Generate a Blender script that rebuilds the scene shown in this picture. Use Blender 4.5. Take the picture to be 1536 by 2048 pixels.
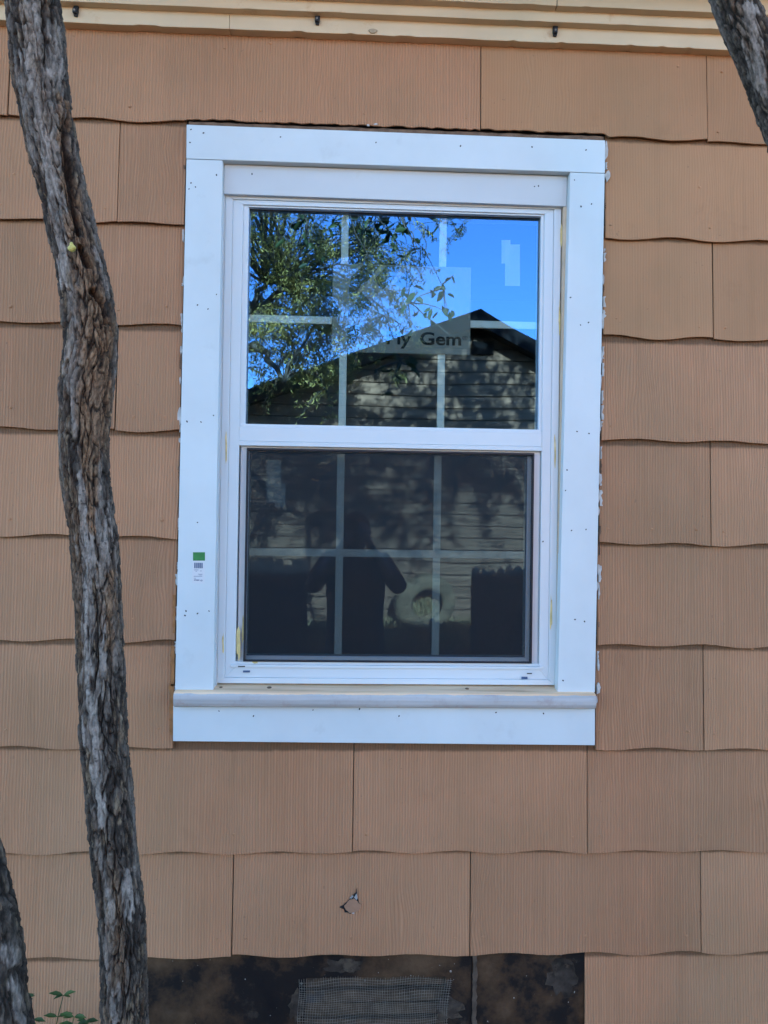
import bpy, bmesh, math, random
import numpy as np
from mathutils import Vector, Matrix, Quaternion

for o in list(bpy.data.objects):
    bpy.data.objects.remove(o)
scene = bpy.context.scene
col = scene.collection
random.seed(7)
rng = np.random.default_rng(7)

# ------------------------------------------------------------------ camera
CAM = np.array([0.0, -1.9915, 1.55])
YAW, PITCH, ROLL, FPX = .0422, .0120, .0148, 1539.0
_cy, _sy, _cp, _sp, _cr, _sr = (math.cos(YAW), math.sin(YAW), math.cos(PITCH), math.sin(PITCH), math.cos(ROLL), math.sin(ROLL))
FW = np.array([_sy * _cp, _cy * _cp, _sp])
_r = np.array([_cy, -_sy, 0.0])
_u = np.cross(_r, FW)
RT = _cr * _r + _sr * _u
UP = -_sr * _r + _cr * _u
cd = bpy.data.cameras.new('camera')
cam = bpy.data.objects.new('camera', cd)
col.objects.link(cam)
cd.sensor_fit = 'VERTICAL'
cd.sensor_height = 36.0
cd.lens = 36.0 * FPX / 2048.0
cd.clip_start = .02
cd.clip_end = 3000
M = Matrix((tuple(RT), tuple(UP), tuple(-FW))).transposed().to_4x4()
M.translation = Vector(CAM)
cam.matrix_world = M
scene.camera = cam

# ------------------------------------------------------------------ sky, sun, exposure
SUN = Vector((.10, .923, .359)).normalized()
w = bpy.data.worlds.new('World')
scene.world = w
w.use_nodes = True
nt = w.node_tree
bg = nt.nodes['Background']
sky = nt.nodes.new('ShaderNodeTexSky')
sky.sky_type = 'NISHITA'
sky.sun_disc = False
sky.sun_elevation = math.asin(SUN.z)
sky.sun_rotation = math.atan2(SUN.x, SUN.y)
sky.altitude = 1600
sky.air_density = 1.0
sky.dust_density = 0.1
sky.ozone_density = 3.0
hs = nt.nodes.new('ShaderNodeHueSaturation')
hs.inputs['Saturation'].default_value = 1.06
nt.links.new(sky.outputs[0], hs.inputs['Color'])
nt.links.new(hs.outputs[0], bg.inputs[0])
bg.inputs[1].default_value = .10
sl = bpy.data.lights.new('sun', 'SUN')
sl.energy = 5.0
sl.angle = math.radians(.53)
sl.color = (1.0, .90, .74)
so = bpy.data.objects.new('sun', sl)
so.rotation_euler = SUN.to_track_quat('Z', 'Y').to_euler()
so.location = (2, 18, 9)
col.objects.link(so)
vs = scene.view_settings
vs.view_transform = 'Standard'
vs.look = 'None'
vs.gamma = 1
vs.exposure = 3.38
scene.render.resolution_x = 768
scene.render.resolution_y = 1024
scene.render.engine = 'CYCLES'
scene.cycles.max_bounces = 10
scene.cycles.diffuse_bounces = 4
scene.cycles.glossy_bounces = 4
scene.cycles.transparent_max_bounces = 24

# ------------------------------------------------------------------ helpers
def at(px, py, Y):
    """point of the photograph (1536x2048) on the vertical plane y = Y -> (x, z)"""
    d = FW + RT * (px - 768) / FPX + UP * (1024 - py) / FPX
    t = (Y - CAM[1]) / d[1]
    p = CAM + d * t
    return float(p[0]), float(p[2])

def tag(o, label=None, cat=None, group=None, kind=None):
    if label: o['label'] = label
    if cat: o['category'] = cat
    if group: o['group'] = group
    if kind: o['kind'] = kind
    return o

def empty(name, loc=(0, 0, 0)):
    o = bpy.data.objects.new(name, None)
    col.objects.link(o)
    o.location = loc
    o.empty_display_size = .1
    return o

def link(name, me, mat=None, parent=None):
    o = bpy.data.objects.new(name, me)
    if mat is not None:
        for m in (mat if isinstance(mat, (list, tuple)) else [mat]):
            me.materials.append(m)
    col.objects.link(o)
    if parent is not None:
        o.parent = parent
        o.matrix_parent_inverse = wm(parent).inverted()
    return o

def wm(o):
    m = Matrix.LocRotScale(o.location, o.rotation_euler, o.scale)
    if o.parent:
        m = wm(o.parent) @ o.matrix_parent_inverse @ m
    return m

class MB:
    def __init__(s):
        s.v = []; s.f = []; s.m = []
    def add(s, verts, faces, mi=0):
        b = len(s.v)
        s.v += [tuple(v) for v in verts]
        for f in faces:
            s.f.append(tuple(b + i for i in f)); s.m.append(mi)
    def box(s, x0, x1, y0, y1, z0, z1, mi=0):
        s.hexa([(x0, z0), (x1, z0), (x1, z1), (x0, z1)], y0, y1, mi)
    def hexa(s, q, y0, y1, mi=0):
        """quad outline in (x,z), counter-clockwise seen from -y, extruded y0 (front) .. y1"""
        s.prism(q, y0, y1, mi)
    def prism(s, q, y0, y1, mi=0):
        n = len(q)
        V = [(x, y0, z) for x, z in q] + [(x, y1, z) for x, z in q]
        Fc = [tuple(range(n)), tuple(range(2 * n - 1, n - 1, -1))]
        for i in range(n):
            j = (i + 1) % n
            Fc.append((j, i, n + i, n + j))
        s.add(V, Fc, mi)
    def ring(s, x0, x1, z0, z1, l, r, t, b, y0, y1, mi=0):
        o = [(x0, z0), (x1, z0), (x1, z1), (x0, z1)]
        i = [(x0 + l, z0 + b), (x1 - r, z0 + b), (x1 - r, z1 - t), (x0 + l, z1 - t)]
        for k in range(4):
            j = (k + 1) % 4
            s.prism([o[k], o[j], i[j], i[k]], y0, y1, mi)
    def tube(s, pts, rad, n=6, mi=0, cap=True):
        pts = [Vector(p) for p in pts]
        rad = rad if isinstance(rad, (list, tuple)) else [rad] * len(pts)
        b = len(s.v)
        up = None
        for i, p in enumerate(pts):
            d = (pts[min(i + 1, len(pts) - 1)] - pts[max(i - 1, 0)]).normalized()
            if up is None:
                up = d.orthogonal().normalized()
            up = (up - d * up.dot(d))
            up = up.normalized() if up.length > 1e-6 else d.orthogonal().normalized()
            sd = d.cross(up)
            for k in range(n):
                a = 2 * math.pi * k / n
                s.v.append(tuple(p + (up * math.cos(a) + sd * math.sin(a)) * rad[i]))
        for i in range(len(pts) - 1):
            for k in range(n):
                a, c = b + i * n + k, b + i * n + (k + 1) % n
                s.f.append((a, c, c + n, a + n)); s.m.append(mi)
        if cap:
            s.f.append(tuple(b + k for k in range(n))[::-1]); s.m.append(mi)
            e = b + (len(pts) - 1) * n
            s.f.append(tuple(e + k for k in range(n))); s.m.append(mi)
    def build(s, name, mat, parent=None, smooth=False, bevel=0, fix=True):
        me = bpy.data.meshes.new(name)
        me.from_pydata(s.v, [], s.f)
        me.update()
        if fix:
            bm = bmesh.new(); bm.from_mesh(me)
            bmesh.ops.recalc_face_normals(bm, faces=bm.faces)
            bm.to_mesh(me); bm.free()
        if isinstance(mat, (list, tuple)):
            me.polygons.foreach_set('material_index', s.m)
        if smooth:
            me.polygons.foreach_set('use_smooth', [True] * len(me.polygons))
        o = link(name, me, mat, parent)
        if bevel:
            bv = o.modifiers.new('bevel', 'BEVEL')
            bv.width = bevel; bv.segments = 2; bv.limit_method = 'ANGLE'
        return o

# value noise (numpy)
def _h(ix, iy, iz, s):
    n = (ix.astype(np.int64) * 374761393 + iy.astype(np.int64) * 668265263 + iz.astype(np.int64) * 2147483647 + s * 974711) & 0xffffffff
    n = ((n ^ (n >> 13)) * 1274126177) & 0xffffffff
    n = ((n ^ (n >> 16)) * 2246822519) & 0xffffffff
    return ((n ^ (n >> 15)) & 0xffffff) / float(0xffffff)
def vn(x, y, z, s=0):
    fx, fy, fz = np.floor(x), np.floor(y), np.floor(z)
    tx, ty, tz = x - fx, y - fy, z - fz
    tx, ty, tz = [t * t * (3 - 2 * t) for t in (tx, ty, tz)]
    r = 0
    for dx in (0, 1):
        for dy in (0, 1):
            for dz in (0, 1):
                wgt = (tx if dx else 1 - tx) * (ty if dy else 1 - ty) * (tz if dz else 1 - tz)
                r = r + wgt * _h(fx + dx, fy + dy, fz + dz, s)
    return r
def fbm(x, y, z, s=0, o=3):
    r = 0; a = .5; t = 0
    for i in range(o):
        r = r + a * vn(x * 2 ** i, y * 2 ** i, z * 2 ** i, s + i * 17); t += a; a *= .5
    return r / t
def sstep(a, b, x):
    t = np.clip((x - a) / (b - a), 0, 1)
    return t * t * (3 - 2 * t)

# ------------------------------------------------------------------ materials
class NB:
    """small node-graph helper"""
    def __init__(s, name):
        s.mat = bpy.data.materials.new(name)
        s.mat.use_nodes = True
        s.t = s.mat.node_tree
        s.p = s.t.nodes['Principled BSDF']
        s.out = s.t.nodes['Material Output']
    def n(s, typ, **kw):
        nd = s.t.nodes.new('ShaderNode' + typ)
        for k, v in kw.items():
            if k.startswith('i_'):
                key = k[2:]
                nd.inputs[int(key) if key.isdigit() else key.replace('_', ' ')].default_value = v
            else:
                setattr(nd, k, v)
        return nd
    def l(s, a, b):
        s.t.links.new(a, b)
    def coord(s, kind='Object', scale=(1, 1, 1), rnd=True):
        tc = s.n('TexCoord')
        src = tc.outputs[kind]
        if rnd:
            oi = s.n('ObjectInfo')
            ml = s.n('Math', operation='MULTIPLY'); ml.inputs[1].default_value = 37.0
            s.l(oi.outputs['Random'], ml.inputs[0])
            ad = s.n('VectorMath', operation='ADD')
            s.l(src, ad.inputs[0]); s.l(ml.outputs[0], ad.inputs[1])
            src = ad.outputs[0]
        mp = s.n('Mapping')
        mp.inputs['Scale'].default_value = scale
        s.l(src, mp.inputs[0])
        return mp.outputs[0]
    def noise(s, vec, scale, detail=4, rough=.55, dist=0):
        nd = s.n('TexNoise')
        nd.inputs['Scale'].default_value = scale
        nd.inputs['Detail'].default_value = detail
        nd.inputs['Roughness'].default_value = rough
        nd.inputs['Distortion'].default_value = dist
        if vec is not None: s.l(vec, nd.inputs['Vector'])
        return nd.outputs['Fac']
    def ramp(s, fac, stops):
        r = s.n('ValToRGB')
        cr = r.color_ramp
        while len(cr.elements) < len(stops): cr.elements.new(.5)
        for e, (p, c) in zip(cr.elements, stops):
            e.position = p
            e.color = (c, c, c, 1) if isinstance(c, (int, float)) else (*c, 1)
        s.l(fac, r.inputs[0])
        return r.outputs[0]
    def mix(s, fac, a, b, mode='MIX'):
        m = s.n('Mix', data_type='RGBA', blend_type=mode)
        for sock, v in ((m.inputs[0], fac), (m.inputs[6], a), (m.inputs[7], b)):
            if isinstance(v, (int, float)): sock.default_value = v
            elif isinstance(v, tuple): sock.default_value = (*v, 1)
            else: s.l(v, sock)
        return m.outputs[2]
    def math(s, op, a, b=None):
        m = s.n('Math', operation=op)
        for sock, v in ((m.inputs[0], a), (m.inputs[1], b)):
            if v is None: continue
            if isinstance(v, (int, float)): sock.default_value = v
            else: s.l(v, sock)
        return m.outputs[0]
    def base(s, c):
        if isinstance(c, tuple): s.p.inputs['Base Color'].default_value = (*c, 1)
        else: s.l(c, s.p.inputs['Base Color'])
    def bump(s, h, strength=.5, dist=.002):
        b = s.n('Bump')
        b.inputs['Strength'].default_value = strength
        b.inputs['Distance'].default_value = dist
        s.l(h, b.inputs['Height'])
        s.l(b.outputs[0], s.p.inputs['Normal'])
    def rough(s, v, spec=.5):
        if isinstance(v, (int, float)): s.p.inputs['Roughness'].default_value = v
        else: s.l(v, s.p.inputs['Roughness'])
        s.p.inputs['Specular IOR Level'].default_value = spec

def simple(name, c, rough=.6, var=.12, scale=8, bump=0, spec=.4, bscale=60, stain=None, metal=0):
    b = NB(name)
    v = b.coord('Object')
    n1 = b.noise(v, scale, 5)
    lo = tuple(x * (1 - var) for x in c); hi = tuple(min(1, x * (1 + var)) for x in c)
    cc = b.ramp(n1, [(.3, lo), (.7, hi)])
    if stain:
        n2 = b.noise(v, stain[1], 6, .65)
        cc = b.mix(b.ramp(n2, [(stain[2], 0.0), (stain[3], 1.0)]), cc, stain[0])
    b.base(cc)
    b.rough(rough, spec)
    b.p.inputs['Metallic'].default_value = metal
    if bump:
        b.bump(b.noise(v, bscale, 5), bump, .003)
    return b.mat

def shingle_mat(name, c1, c2, relief=1.0):
    b = NB(name)
    v = b.coord('Object')
    sp = b.n('SeparateXYZ'); b.l(v, sp.inputs[0])
    lo = b.n('Mapping'); lo.inputs['Scale'].default_value = (7.5, 1, 1.6); b.l(v, lo.inputs[0])
    n1 = b.noise(lo.outputs[0], 1.0, 1.5, .4)
    lo2 = b.n('Mapping'); lo2.inputs['Scale'].default_value = (16, 1, 5.5); b.l(v, lo2.inputs[0])
    n2 = b.noise(lo2.outputs[0], 1.0, 1, .4)
    # cathedral figure only here and there
    lo3 = b.n('Mapping'); lo3.inputs['Scale'].default_value = (3.6, 1, 1.0); b.l(v, lo3.inputs[0])
    fig = b.ramp(b.noise(lo3.outputs[0], 1.0, 1), [(.50, 0.0), (.66, 1.0)])
    d1 = b.math('MULTIPLY', b.math('SUBTRACT', n1, .5), .022)
    d2 = b.math('MULTIPLY', b.math('MULTIPLY', b.math('SUBTRACT', n2, .5), .036), fig)
    xx = b.math('ADD', b.math('ADD', sp.outputs[0], d1), d2)
    cv = b.n('CombineXYZ'); b.l(xx, cv.inputs[0])
    wv = b.n('TexWave', wave_type='BANDS', bands_direction='X', wave_profile='SIN')
    wv.inputs['Scale'].default_value = 44.0
    wv.inputs['Distortion'].default_value = 0
    b.l(cv.outputs[0], wv.inputs['Vector'])
    jit = b.n('Mapping'); jit.inputs['Scale'].default_value = (115, 1, 3); b.l(v, jit.inputs[0])
    nj = b.noise(jit.outputs[0], 1.0, 2)
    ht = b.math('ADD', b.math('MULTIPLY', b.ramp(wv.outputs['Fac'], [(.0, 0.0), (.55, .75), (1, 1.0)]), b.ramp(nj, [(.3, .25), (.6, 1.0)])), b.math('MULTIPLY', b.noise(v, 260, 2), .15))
    big = b.noise(v, 2.3, 4, .6)
    cc = b.mix(b.ramp(big, [(.3, 0.0), (.7, 1.0)]), c1, c2)
    oi = b.n('ObjectInfo')
    tone = b.ramp(oi.outputs['Random'], [(0, .85), (1, 1.09)])
    cc = b.mix(1.0, cc, tone, 'MULTIPLY')
    cc = b.mix(b.math('MULTIPLY', b.ramp(ht, [(.0, 1.0), (.55, 0.0)]), .30 * relief), cc, (c1[0] * .40, c1[1] * .38, c1[2] * .38))  # grooves darkened: dirt, plus relief shade put into the colour
    cc = b.mix(b.math('MULTIPLY', b.ramp(ht, [(.72, 0.0), (1.0, 1.0)]), .22 * relief), cc, (min(1, c2[0] * 1.35), c2[1] * 1.35, c2[2] * 1.4))  # ridge highlights put into the colour
    # faded and weathered areas that run across the whole wall, rain streaks
    gp = b.n('NewGeometry')
    wn = b.noise(gp.outputs['Position'], 1.7, 4, .6)
    cc = b.mix(b.math('MULTIPLY', b.ramp(wn, [(.40, 0.0), (.62, 1.0)]), .40), cc, (c1[0] * .80, c1[1] * .90, c1[2] * .92))
    wn2 = b.noise(gp.outputs['Position'], 3.1, 5, .6)
    cc = b.mix(b.math('MULTIPLY', b.ramp(wn2, [(.52, 0.0), (.72, 1.0)]), .35), cc, (c2[0] * 1.06, c2[1] * .98, c2[2] * .98))
    st_ = b.n('Mapping'); st_.inputs['Scale'].default_value = (26, 1, 1.1); b.l(gp.outputs['Position'], st_.inputs[0])
    sk = b.noise(st_.outputs[0], 1.0, 4, .6)
    cc = b.mix(b.math('MULTIPLY', b.ramp(sk, [(.56, 0.0), (.74, 1.0)]), .22), cc, (c1[0] * .60, c1[1] * .62, c1[2] * .62))
    # dirt specks and rubbed places
    sp1 = b.noise(v, 95, 2, .5)
    cc = b.mix(b.math('MULTIPLY', b.ramp(sp1, [(.73, 0.0), (.77, 1.0)]), .35), cc, (.10, .075, .055))
    md = b.noise(v, 9, 6, .7)
    cc = b.mix(b.math('MULTIPLY', b.ramp(md, [(.60, 0.0), (.80, 1.0)]), .30), cc, (c1[0] * .62, c1[1] * .58, c1[2] * .55))
    # grime and painted-in butt shadow line, just under the course above
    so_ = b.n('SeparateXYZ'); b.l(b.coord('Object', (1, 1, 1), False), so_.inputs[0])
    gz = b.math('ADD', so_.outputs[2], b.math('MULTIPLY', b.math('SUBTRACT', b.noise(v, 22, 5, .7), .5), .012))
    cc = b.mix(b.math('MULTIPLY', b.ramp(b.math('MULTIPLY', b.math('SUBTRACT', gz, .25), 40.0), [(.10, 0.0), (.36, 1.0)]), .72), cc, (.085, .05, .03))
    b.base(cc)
    b.rough(b.ramp(big, [(.3, .55), (.7, .72)]), .10)
    b.bump(ht, .55 * relief, .0028)
    return b.mat

TAN1 = (.382, .194, .104)
TAN2 = (.458, .239, .132)
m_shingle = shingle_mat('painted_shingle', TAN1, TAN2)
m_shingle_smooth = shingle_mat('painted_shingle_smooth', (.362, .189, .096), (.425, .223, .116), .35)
m_nail = simple('painted_nail', (.41, .21, .11), .6, .2, 60, 0, .1)
m_white = simple('white_pvc', (.58, .64, .655), .42, .05, 5, 0, .4, 40, stain=((.46, .50, .51), 7, .62, .85))
m_vinyl = simple('white_vinyl', (.60, .655, .68), .32, .02, 3, 0, .45, stain=((.60, .57, .52), 5, .70, .9))
m_primed = simple('primed_board', (.55, .58, .59), .6, .05, 3, .05, .3, 50, stain=((.45, .42, .36), 6, .62, .85))
m_cream = simple('cream_paint', (.63, .485, .32), .6, .08, 5, .15, .1, 30, stain=((.46, .25, .12), 9, .62, .78))
m_jamb = simple('bare_jamb', (.60, .46, .33), .7, .12, 12, .1, .3, 40, stain=((.30, .17, .09), 14, .60, .72))
m_dark = simple('black_metal', (.012, .013, .016), .45, .2, 20)
m_hole = simple('nail_hole', (.012, .012, .012), .8, .1, 20)
m_seal = simple('dark_seal', (.010, .012, .018), .5, .1, 20)
m_flake = simple('old_white_paint', (.48, .48, .46), .7, .2, 60, .3, .3, 90)
m_caulk = simple('brown_caulk', (.16, .10, .065), .8, .35, 40, .8, .2, 60, stain=((.45, .40, .33), 60, .66, .72))
m_adh = simple('old_adhesive', (.62, .50, .22), .5, .25, 50, .3)
m_room = simple('room_plaster', (.25, .25, .25), .8, .05)
m_roof = simple('asphalt_roof', (.06, .055, .05), .9, .3, 30, .5)
m_conc = simple('concrete', (.25, .24, .22), .9, .2, 12, .5)
m_wire = simple('galvanised_wire', (.22, .19, .155), .6, .4, 60, 0, .3)
m_lath = simple('old_lath', (.085, .060, .038), .85, .5, 20, .6, stain=((.055, .06, .065), 7, .54, .66))
m_paper = simple('sticker_paper', (.62, .64, .66), .5, .02, 4)
m_decal = simple('window_decal', (.24, .25, .235), .5, .02, 4)
m_green = simple('green_print', (.03, .20, .05), .45, .15, 60)
m_ink = simple('black_ink', (.010, .011, .012), .5, .05)
m_inkblue = simple('navy_ink', (.05, .10, .20), .5, .1, 60)
m_muntin = simple('white_grid_bar', (.74, .80, .80), .4, .03, 6)

def felt_mat():
    b = NB('tar_felt')
    v = b.coord('Object')
    n = b.noise(v, 5, 6, .65)
    cc = b.ramp(n, [(.30, (.008, .007, .008)), (.46, (.014, .011, .010)), (.54, (.055, .032, .018)), (.66, (.100, .060, .034))])
    sc = b.noise(v, 14, 6, .7)
    cc = b.mix(b.math('MULTIPLY', b.ramp(sc, [(.58, 0.0), (.72, 1.0)]), .45), cc, (.085, .066, .048))
    wh = b.noise(v, 120, 2, .5)
    cc = b.mix(b.ramp(wh, [(.755, 0.0), (.775, 1.0)]), cc, (.34, .33, .30))
    b.base(cc)
    b.rough(.85, .15)
    b.bump(b.noise(v, 45, 5, .7), .6, .004)
    return b.mat
m_felt = felt_mat()

def sill_mat():
    b = NB('weathered_sill_wood')
    tc = b.coord('Object', (1, 1, 1), False)
    st = b.n('Mapping'); st.inputs['Scale'].default_value = (3, 60, 60); b.l(tc, st.inputs[0])
    g = b.noise(st.outputs[0], 1.0, 5, .6, .4)
    wood = b.ramp(g, [(.25, (.52, .31, .17)), (.5, (.82, .56, .35)), (.75, (.90, .66, .44))])
    gw = b.ramp(g, [(.25, (.36, .355, .35)), (.6, (.48, .475, .47))])
    # worn grey primer on the rounded nose: object z/y decide
    sp = b.n('SeparateXYZ'); b.l(tc, sp.inputs[0])
    wear = b.noise(tc, 9, 6, .7)
    nose = b.math('GREATER_THAN', b.math('ADD', b.math('MULTIPLY', b.math('SUBTRACT', wear, .5), .012), b.math('MULTIPLY', sp.outputs[2], -1.0)), -1.112)
    red = b.mix(b.ramp(b.noise(tc, 13, 6, .7), [(.52, 0.0), (.68, .6)]), gw, (.33, .24, .22))
    b.base(b.mix(nose, wood, red))
    b.rough(.65, .3)
    b.bump(g, .25, .002)
    return b.mat
m_sill = sill_mat()

def glass_mat(name, refl, tint):
    b = NB(name)
    b.t.nodes.remove(b.p)
    lw = b.n('LayerWeight'); lw.inputs['Blend'].default_value = .25
    fac = b.n('MapRange'); b.l(lw.outputs['Facing'], fac.inputs['Value'])
    fac.inputs['To Min'].default_value = refl; fac.inputs['To Max'].default_value = 1.0
    tr = b.n('BsdfTransparent'); tr.inputs[0].default_value = (*tint, 1)
    gl = b.n('BsdfGlossy'); gl.inputs['Roughness'].default_value = 0.0
    gl.inputs[0].default_value = (.24, .55, 1.0, 1)
    # float glass is never quite flat
    tc = b.coord('Object', (1, 1, 1), True)
    bp = b.n('Bump'); bp.inputs['Strength'].default_value = .05; bp.inputs['Distance'].default_value = .01
    b.l(b.noise(tc, 3.0, 1), bp.inputs['Height']); b.l(bp.outputs[0], gl.inputs['Normal'])
    mx = b.n('MixShader')
    b.l(fac.outputs[0], mx.inputs[0]); b.l(tr.outputs[0], mx.inputs[1]); b.l(gl.outputs[0], mx.inputs[2])
    b.l(mx.outputs[0], b.out.inputs[0])
    return b.mat
m_glass = glass_mat('coated_glass', .20, (.68, .76, .73))
m_clear = NB('glass_edge')
m_clear.t.nodes.remove(m_clear.p)
_t = m_clear.n('BsdfTransparent'); m_clear.l(_t.outputs[0], m_clear.out.inputs[0])
m_clear = m_clear.mat

def screen_mat():
    b = NB('insect_mesh')
    b.p.inputs['Base Color'].default_value = (.020, .024, .030, 1)
    b.rough(.6, .3)
    tr = b.n('BsdfTransparent'); tr.inputs[0].default_value = (.98, .99, 1, 1)
    mx = b.n('MixShader'); mx.inputs[0].default_value = .30
    b.l(tr.outputs[0], mx.inputs[1]); b.l(b.p.outputs[0], mx.inputs[2])
    b.l(mx.outputs[0], b.out.inputs[0])
    return b.mat
m_screen = screen_mat()

def clear_sticker_mat():
    b = NB('translucent_film')
    b.base((.72, .78, .78)); b.rough(.5)
    tr = b.n('BsdfTransparent')
    mx = b.n('MixShader'); mx.inputs[0].default_value = .38
    b.l(tr.outputs[0], mx.inputs[1]); b.l(b.p.outputs[0], mx.inputs[2])
    b.l(mx.outputs[0], b.out.inputs[0])
    return b.mat
m_film = clear_sticker_mat()

def bark_mat():
    b = NB('bark')
    a = b.n('VertexColor', layer_name='Col')
    v = b.coord('Object', (1, 1, .5), False)
    n = b.noise(v, 120, 4, .65)
    cc = b.mix(1.0, a.outputs[0], b.ramp(n, [(.35, .55), (.65, 1.4)]), 'MULTIPLY')
    b.base(cc)
    b.rough(.8, .12)
    b.bump(b.noise(v, 230, 5, .7), .9, .003)
    return b.mat
m_bark = bark_mat()

def leaf_mat(name, c, c2):
    b = NB(name)
    g = b.n('NewGeometry')
    cc = b.ramp(g.outputs['Random Per Island'], [(0, c), (.6, c2), (1, tuple(x * 1.25 for x in c2))])
    b.base(cc); b.rough(.55, .35)
    tl = b.n('BsdfTranslucent'); b.l(cc, tl.inputs[0])
    mx = b.n('MixShader'); mx.inputs[0].default_value = .3
    b.l(b.p.outputs[0], mx.inputs[1]); b.l(tl.outputs[0], mx.inputs[2])
    b.l(mx.outputs[0], b.out.inputs[0])
    return b.mat
m_leaf = leaf_mat('leaf_dark', (.030, .050, .020), (.075, .105, .035))
m_leaf2 = leaf_mat('leaf_olive', (.21, .17, .030), (.62, .47, .13))
m_weed = leaf_mat('leaf_weed', (.035, .070, .020), (.075, .125, .032))
m_straw = leaf_mat('dry_grass', (.26, .16, .06), (.62, .44, .20))
m_twig = simple('twig', (.14, .11, .08), .85, .3, 30)

def siding_mat():
    b = NB('grey_siding')
    v = b.coord('Object', (1.2, 14, 14))
    n = b.noise(v, 2.0, 6, .6)
    b.base(b.ramp(n, [(.3, (.23, .125, .068)), (.6, (.43, .235, .130)), (.8, (.58, .325, .185))]))
    b.rough(.8, .2)
    return b.mat
m_siding = siding_mat()
m_barge = simple('dark_bargeboard', (.014, .012, .011), .8, .2, 6, 0, .1)
m_fence = simple('dark_fence_wood', (.028, .024, .022), .85, .35, 12, .4)
m_soil = simple('yard_soil', (.042, .032, .024), .95, .45, 3, .8, .1, 30, stain=((.08, .06, .04), 1.1, .55, .7))
m_tyre = simple('faded_painted_tyre', (.40, .25, .13), .8, .25, 10, .4, .2, 50, stain=((.20, .13, .08), 6, .56, .72))
m_rubber = simple('tyre_inside', (.02, .02, .02), .85, .3, 10)

# ------------------------------------------------------------------ ground
def ground():
    n = 60
    xs = np.concatenate([[-1500, -300, -60, -25], np.linspace(-12, 12, n), [25, 60, 300, 1500]])
    ys = np.concatenate([[-1500, -300, -60, -30], np.linspace(-14, 1, n), [9, 30, 100, 400, 1500]])
    X, Yg = np.meshgrid(xs, ys)
    near = sstep(-14, -11, Yg) * (1 - sstep(-.6, .2, Yg)) * sstep(-12, -9, X) * (1 - sstep(9, 12, X))
    Z = -.012 + near * (.05 * (fbm(X * 1.3 + 90, Yg * 1.3 + 90, X * 0, 3) - .5))
    V = np.stack([X, Yg, Z], -1).reshape(-1, 3)
    W = len(xs)
    Fc = [(j * W + i, j * W + i + 1, (j + 1) * W + i + 1, (j + 1) * W + i) for j in range(len(ys) - 1) for i in range(W - 1)]
    me = bpy.data.meshes.new('ground'); me.from_pydata(V.tolist(), [], Fc); me.update()
    me.polygons.foreach_set('use_smooth', [True] * len(me.polygons))
    tag(link('ground', me, m_soil), kind='structure')
ground()

# ------------------------------------------------------------------ the tan house
house = empty('house', (0, 0, 0))
tag(house, 'tan shingled house wall with cream eave trim and a new white window', 'house')

WX0, WX1, WZ0, WZ1 = -.345, .548, 1.10, 2.47      # rough opening of the window
HX, HD = 4.2, 6.0
b = MB()
b.box(-HX, WX0, 0, .10, .02, 3.0); b.box(WX1, HX, 0, .10, .02, 3.0)
b.box(WX0, WX1, 0, .10, WZ1, 3.0); b.box(WX0, WX1, 0, .10, .50, WZ0)
b.box(WX0, -.10, 0, .10, .02, .50); b.box(.262, WX1, 0, .10, .02, .50)
b.box(-.10, .262, 0, .10, .38, .50); b.box(-.10, .262, 0, .10, .02, .15)
for sx in (-1, 1):
    x0, x1 = sorted((sx * HX, sx * (HX - .12)))
    b.box(x0, x1, .10, HD, .02, 3.0)
    V = [(x0, 0, 3.0), (x0, HD, 3.0), (x0, HD / 2, 4.43), (x1, 0, 3.0), (x1, HD, 3.0), (x1, HD / 2, 4.43)]
    b.add(V, [(0, 1, 2), (5, 4, 3), (0, 3, 4, 1), (1, 4, 5, 2), (2, 5, 3, 0)])
b.box(-HX + .12, HX - .12, HD - .12, HD, .02, 3.0)
b.box(-HX + .12, HX - .12, .10, HD - .12, 2.9, 3.0)
b.box(-HX + .12, HX - .12, .10, HD - .12, .10, .16)
b.build('wall', simple('black_sheathing', (.018, .017, .018), .9, .3, 9, .4), house)

# interior partition so the room is a closed dark space
b = MB(); b.box(-HX + .13, HX - .13, 2.6, 2.7, .17, 2.89)
b.build('partition', m_room, house)
for fy in (.03, HD - .12):
    b = MB(); b.box(-HX, HX, fy, fy + .10, -.4, .018)
    b.build('foundation', m_conc, house)

# roof with overhang
b = MB()
RZ, RY = 4.62, HD / 2
for s in (-1, 1):
    ye = -.20 if s < 0 else HD + .38
    ze = 3.02
    q = [(ye, ze), (RY, RZ), (RY, RZ - .12), (ye, ze - .10)]
    V = [(-HX - .3, y, z) for y, z in q] + [(HX + .3, y, z) for y, z in q]
    b.add(V, [(0, 1, 2, 3), (7, 6, 5, 4), (0, 4, 5, 1), (1, 5, 6, 2), (2, 6, 7, 3), (3, 7, 4, 0)])
b.build('roof', m_roof, house)
b = MB(); b.box(-HX - .3, HX + .3, -.22, -.201, 2.93, 3.03)
b.build('fascia', m_cream, house)
b = MB(); b.box(-HX - .3, HX + .3, -.200, -.002, 2.968, 2.98)
b.build('soffit', m_cream, house)

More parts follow.
